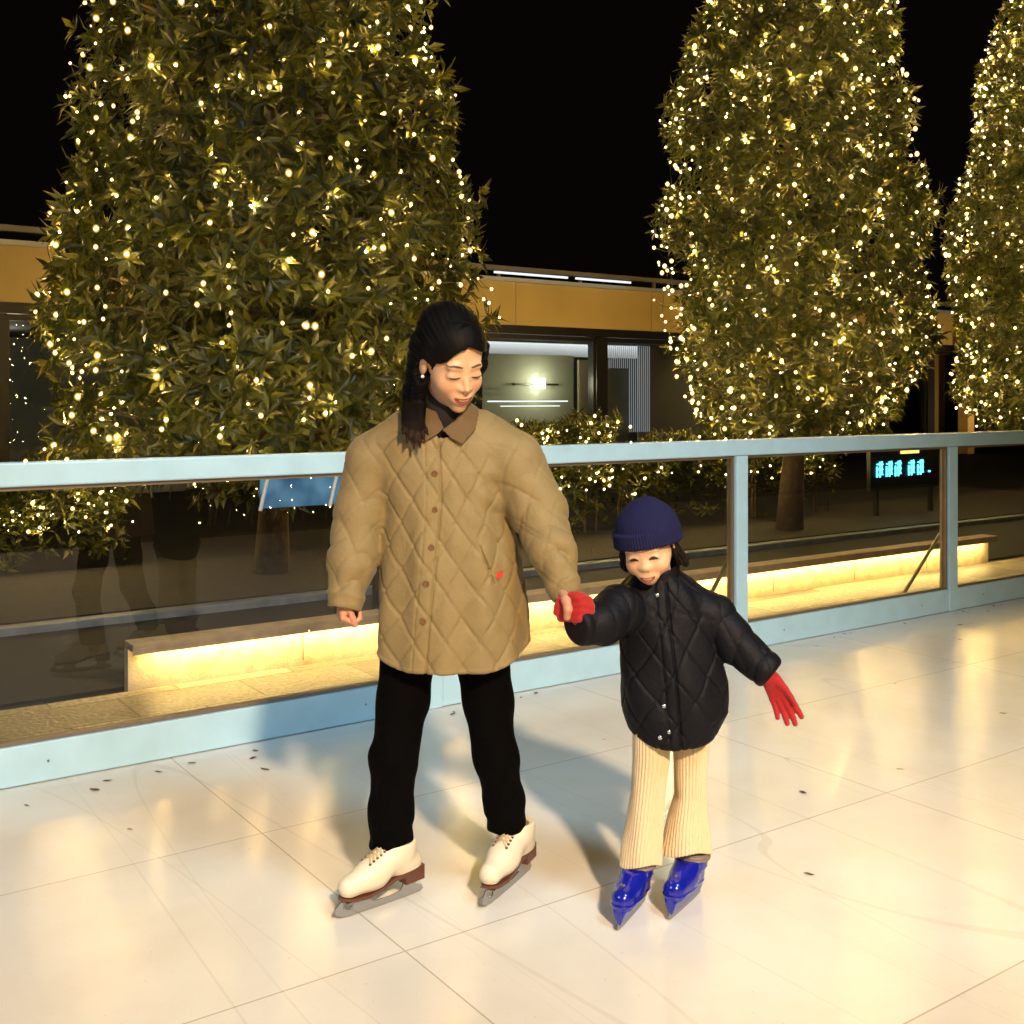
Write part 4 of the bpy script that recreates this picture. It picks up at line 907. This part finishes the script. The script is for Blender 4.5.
# puffer coat
CC = levels([(570, 640, 678, .050), (580, 628, 692, .070), (592, 617, 704, .088), (610, 619, 708, .098), (640, 622, 714, .108), (680, 621, 726, .118), (712, 624, 729, .118), (735, 633, 716, .108), (748, 640, 706, .100)], YC)
def ccoat(P, detail=True):
    x, y, z = P.T; cy = 3.10
    d, cx = loft(P, CC, cy, 2.2); ph = np.arctan2(x - cx, cy - y); fr = np.clip((cy - y) / .05, 0, 1)
    if detail:
        d = d - quilt(ph * .14 + .012, z, .120, .135, .0032, .0042) - .004 * np.sin(ph * 5 + z * 20)
        e = x - np.interp(z, [zat(745, YC), zat(590, YC)], [xat(672, YC), xat(658, YC)])
        d = d + .006 * fr * np.exp(-((e - .016) / .003)**2) + .003 * fr * np.exp(-((e + .016) / .003)**2) - .003 * fr * np.exp(-(e / .012)**4)
    def sleeve(pts, ph0):
        s = chain(P, pts, .015)
        if detail:
            a = np.array(pts[0][0]); b = np.array(pts[-1][0]); ax = b - a; Ls = np.linalg.norm(ax); t = ((P - a) @ ax) / Ls**2
            q = P - a - t[:, None] * ax; an = np.arctan2(q[:, 0] + q[:, 2], -q[:, 1])
            s = s - (.0052 * np.sqrt(np.abs(np.sin(t * 13 + .8 * np.sin(an + ph0) + ph0)) + .01) - .004 + .0040 * np.sqrt(np.abs(np.sin(t * 6 + 1.5 * an)) + .01)) * (1 - .6*np.clip((t-.9)/.1, 0, 1)) * np.clip(t * 5, 0, 1)
            s = smax(s, (t - 1.0) * Ls, .012)
        return s
    s1 = sleeve([(at(640, 604, 3.07), .058), (at(618, 610, 3.02), .062), (at(602, 622, 2.97), .056), (at(580, 626, 2.93), .047), (at(574, 626, 2.92), .044)], .4)
    s2 = sleeve([(at(690, 604, 3.09), .058), (at(712, 616, 3.09), .060), (at(736, 643, 3.06), .054), (at(764, 668, 3.02), .044), (at(772, 675, 3.01), .042)], 1.1)
    d = smin(d, s1, .012); d = smin(d, s2, .012)
    hem = zat(742, YC) + np.clip(np.abs(x - xat(672, YC)) - .03, 0, 1)**2 * 3.2; d = smax(d, hem - z, .012)
    inn, _ = loft(P, [(a, b, c - .022, e - .022) for a, b, c, e in CC], cy, 2.2); d = smax(d, -smax(inn, z - hem - .05, .004), .005)
    col = seg(P, at(657, 590, 3.10), at(658, 571, 3.085), .063, .058); d = smin(d, col, .010)
    hole = seg(P, at(657, 545, 3.07), at(657, 582, 3.085), .052, .047); d = smax(d, -hole, .006)
    d = smax(d, -(head_sdf(cl_loc(P), True) - .006) if False else -hole, .004)
    return d
body_obj('coat', ccoat, (.10, 2.84, .42), (.80, 3.28, 1.00), .0032, mat('black_nylon', (.0030, .0032, .0060), .62, spec=.18, bump=.2, bscale=90, wrinkle=.35, wscale=9), child)
m_sn = mat('snap_metal', (.5, .48, .45), .25, metal=.9)
for px, py in ((658.5, 597), (664, 706), (669, 732), (660, 738)):
    x, z = xat(px, 2.99), zat(py, 2.99); y = surf_y(ccoat, x, z, 2.85, 3.15)
    mb = MB(); mb.tube([(x, y + .003, z), (x, y - .002, z), (x, y - .0035, z)], [.0055, .0055, .0035], 12); mb.build('snap', m_sn, child)
# gloves
def glove_r(P):
    d = hand_sdf(P, at(768, 676, 3.015), (.42, -.10, -.75), (.75, -.45, .45), [.05, .20, .24, .30], .78, .05, (.30, .05), .15, 1.35)
    return smin(d, seg(P, at(763, 670, 3.02), at(770, 679, 3.015), .024, .023), .01)
m_gl = mat('red_knit', (.34, .004, .006), .8, bump=.4, bscale=300, sheen=.3)
lo = at(785, 695, 3.0)
body_obj('glove', glove_r, lo - np.array((.10, .09, .11)), lo + np.array((.09, .09, .10)), .0022, m_gl, child)
def glove_l(P):
    # fist closed round the adult's fingers, knuckles towards the viewer
    W = at(583, 627, 2.93)
    d = seg(P, at(584, 628, 2.935), at(581, 616, 2.93), .026, .027)
    d = smin(d, ell(P, at(581, 609, 2.935), (.028, .026, .030)), .02)
    for i, (a, b, c) in enumerate((((589, 600), (581, 597), (560, 600)), ((591, 606), (581, 604), (558, 606)), ((591, 612), (581, 611), (557, 612)), ((589, 618), (579, 618), (561, 618)))):
        fng = chain(P, [(at(*a, 2.915), .0105), (at(*b, 2.900), .0112), (at(*c, 2.925), .0098), (at(c[0] + 2, c[1] + 1, 2.965), .0085)], .004); d = smin(d, fng, .007)
    th = chain(P, [(at(584, 600, 2.92), .013), (at(577, 596, 2.90), .0115), (at(571, 595, 2.905), .0095)], .006); d = smin(d, th, .006)
    return d
lo = at(577, 610, 2.935)
body_obj('glove', glove_l, lo - np.array((.07, .07, .07)), lo + np.array((.07, .07, .07)), .0020, m_gl, child)
# ribbed flared trousers
def ctrous(P):
    x, y, z = P.T; d = None
    for rows, cy, cut in (([(680, 633, 680, .070), (735, 633, 671, .062), (760, 633, 669, .058), (795, 631, 664, .052), (827, 626, 662, .052), (850, 622, 661, .054), (880, 619, 661, .056)], 3.09, 862),
                          ([(680, 664, 709, .070), (735, 673, 709, .062), (760, 674, 707, .056), (795, 675, 705, .050), (820, 668, 707, .052), (845, 663, 710, .056), (870, 661, 713, .058)], 3.13, 850)):
        lv = levels(rows, cy); s, cx = loft(P, lv, cy, 2.05); ph = np.arctan2(x - cx, cy - y)
        s = s - .0014 * np.cos(ph * 36) - .003 * np.sin(ph * 4 + z * 12) * np.clip((.45 - z) / .3, 0, 1)
        cz = zat(cut, cy) + .010 * np.sin(ph * 2 + 1); s = smax(s, cz - z, .004)
        inn, _ = loft(P, [(a, b, c - .008, e - .008) for a, b, c, e in lv], cy, 2.05); s = smax(s, -smax(inn, z - cz - .07, .004), .003)
        d = s if d is None else smin(d, s, .006)
    return smax(d, z - zat(690, 3.1), .01)
body_obj('trousers', ctrous, (.28, 2.98, .09), (.60, 3.24, .66), .0024, mat('cream_rib_knit', (.72, .58, .37), .85, bump=.25, bscale=200, sheen=.2), child)
# blue plastic skates
def kid_skate(toe, heel, lift=0.0):
    toe = np.array(toe); heel = np.array(heel); ax = toe - heel; Ls = np.linalg.norm(ax); f = ax / Ls; rot = math.atan2(f[1], f[0]); k = Ls / .215
    def boot(L):
        d = seg(L, (.165, 0, .072), (.10, 0, .085), .032, .036); d = smin(d, seg(L, (.11, 0, .085), (.055, 0, .125), .036, .038), .02)
        d = smin(d, seg(L, (.052, 0, .080), (.045, 0, .175), .036, .041), .02)
        d = smax(d, .045 - L[:, 2], .008); d = smax(d, L[:, 2] - .128, .006)
        d = d - .0035 * (1 / (1 + np.exp(np.clip((L[:, 2] - .066) / .0012, -30, 30))))     # sole shell step
        d = d - .0030 * (1 / (1 + np.exp(np.clip((L[:, 0] - .078 + (L[:, 2] - .13) * .3) / .0012, -30, 30)))) * (L[:, 2] > .10)
        hold = chain(L, [((.15, 0, .045), .012), ((.11, 0, .026), .007), ((.04, 0, .045), .012)], .01); hold = seg(L, (.188, 0, .030), (.02, 0, .030), .010, .010)
        hold = smax(np.abs(L[:, 1]) - np.interp(L[:, 2], [.012, .05], [.0045, .018]), smax(np.abs(L[:, 0] - .098) - .098, np.abs(L[:, 2] - .032) - .020, .006), .004)
        d = smin(d, hold, .006)
        top = seg(L, (.046, 0, .14), (.046, 0, .25), .031, .033); return smax(d, -top, .003)
    root = empty('skate', tuple(heel), rot); root.parent = child; root['label'] = 'shiny blue plastic child skate with grey strap'
    sc = lambda o: (setattr(o, 'scale', (k, k, k)), o)[1]
    P, Q = nets(boot, (-.02, -.06, .005), (.225, .06, .19), .0024); sc(link('boot', mesh_np('boot', P, Q), mat('blue_plastic', (.006, .011, .30), .16, coat=.6), root))
    def liner(L):
        d = np.abs(np.sqrt(((L[:, 0] - .047) / 1.0)**2 + L[:, 1]**2) - .044) - .0060; return smax(d, np.abs(L[:, 2] - .132) - .014, .005) - .0012 * np.cos(L[:, 2] * 700)
    P, Q = nets(liner, (-.02, -.06, .12), (.11, .06, .175), .0024); sc(link('strap', mesh_np('strap', P, Q), mat('grey_strap', (.20, .17, .15), .6, bump=.3), root))
    bl = MB().prism([(-.004, .004), (.03, .001), (.16, .001), (.198, .004), (.208, .014), (.206, .022), (-.002, .022)][::-1], -.0022, .0022); sc(bl.build('blade', MATS['steel_blade'], root))
    for sy in (-1, 1):
        for xx, zz in ((.052, .108), (.10, .085)):
            ys = np.linspace(.07, 0, 200) * sy; v = boot(np.stack([np.full(200, xx), ys, np.full(200, zz)], 1)); yy = ys[np.argmax(v < 0)]
            sc(MB().tube([(xx, yy - sy*.002, zz), (xx, yy + sy*.002, zz)], [.0042, .003], 10).build('rivet', m_sn, root))
    xs = np.linspace(.16, .06, 200); v = boot(np.stack([xs, np.zeros(200), np.full(200, .106)], 1)); xx = xs[np.argmax(v < 0)]; sc(MB().tube([(xx - .002, 0, .106), (xx + .0025, 0, .107)], [.0050, .003], 10).build('rivet', m_sn, root))
    return root
t = ground(616, 934); kid_skate(t, t + np.array((.098, .190, 0)))
t = ground(667, 923); kid_skate(t, t + np.array((.118, .180, 0)))

# ------------------------------------------------------------------ fallen leaves on the ice
import bmesh
lm = bpy.data.meshes.new('dry_leaf'); pts = [(-.03, 0, .002), (-.012, .011, .004), (.012, .010, .003), (.032, 0, .006), (.012, -.010, .003), (-.012, -.011, .004), (0, 0, .001)]
lm.from_pydata(pts, [], [(0, 6, 1), (1, 6, 2), (2, 6, 3), (3, 6, 4), (4, 6, 5), (5, 6, 0)]); lm.update(); lm.materials.append(mat('dry_leaf', (.10, .045, .018), .7))
rng = random.Random(5)
spots = [(F(rng.uniform(-.2, 9), FV - .07 - abs(rng.gauss(0, .10)))) for _ in range(46)]
spots += [tuple(ground(*p)) for p in ((803, 793), (724, 668), (895, 684), (1003, 714), (809, 875), (604, 740), (700, 760), (265, 770), (130, 830), (960, 640), (900, 770))]
for p in spots:
    o = bpy.data.objects.new('dry_leaf', lm); COL.objects.link(o); o.location = (p[0], p[1], .002); s = rng.uniform(.35, .8); o.scale = (s, s * rng.uniform(.6, 1.2), s)
    o.rotation_euler = (0, 0, rng.uniform(0, 6.3)); tag(o, 'small dry brown leaf lying on the white ice', 'leaf', 'dry leaves scattered on the ice')
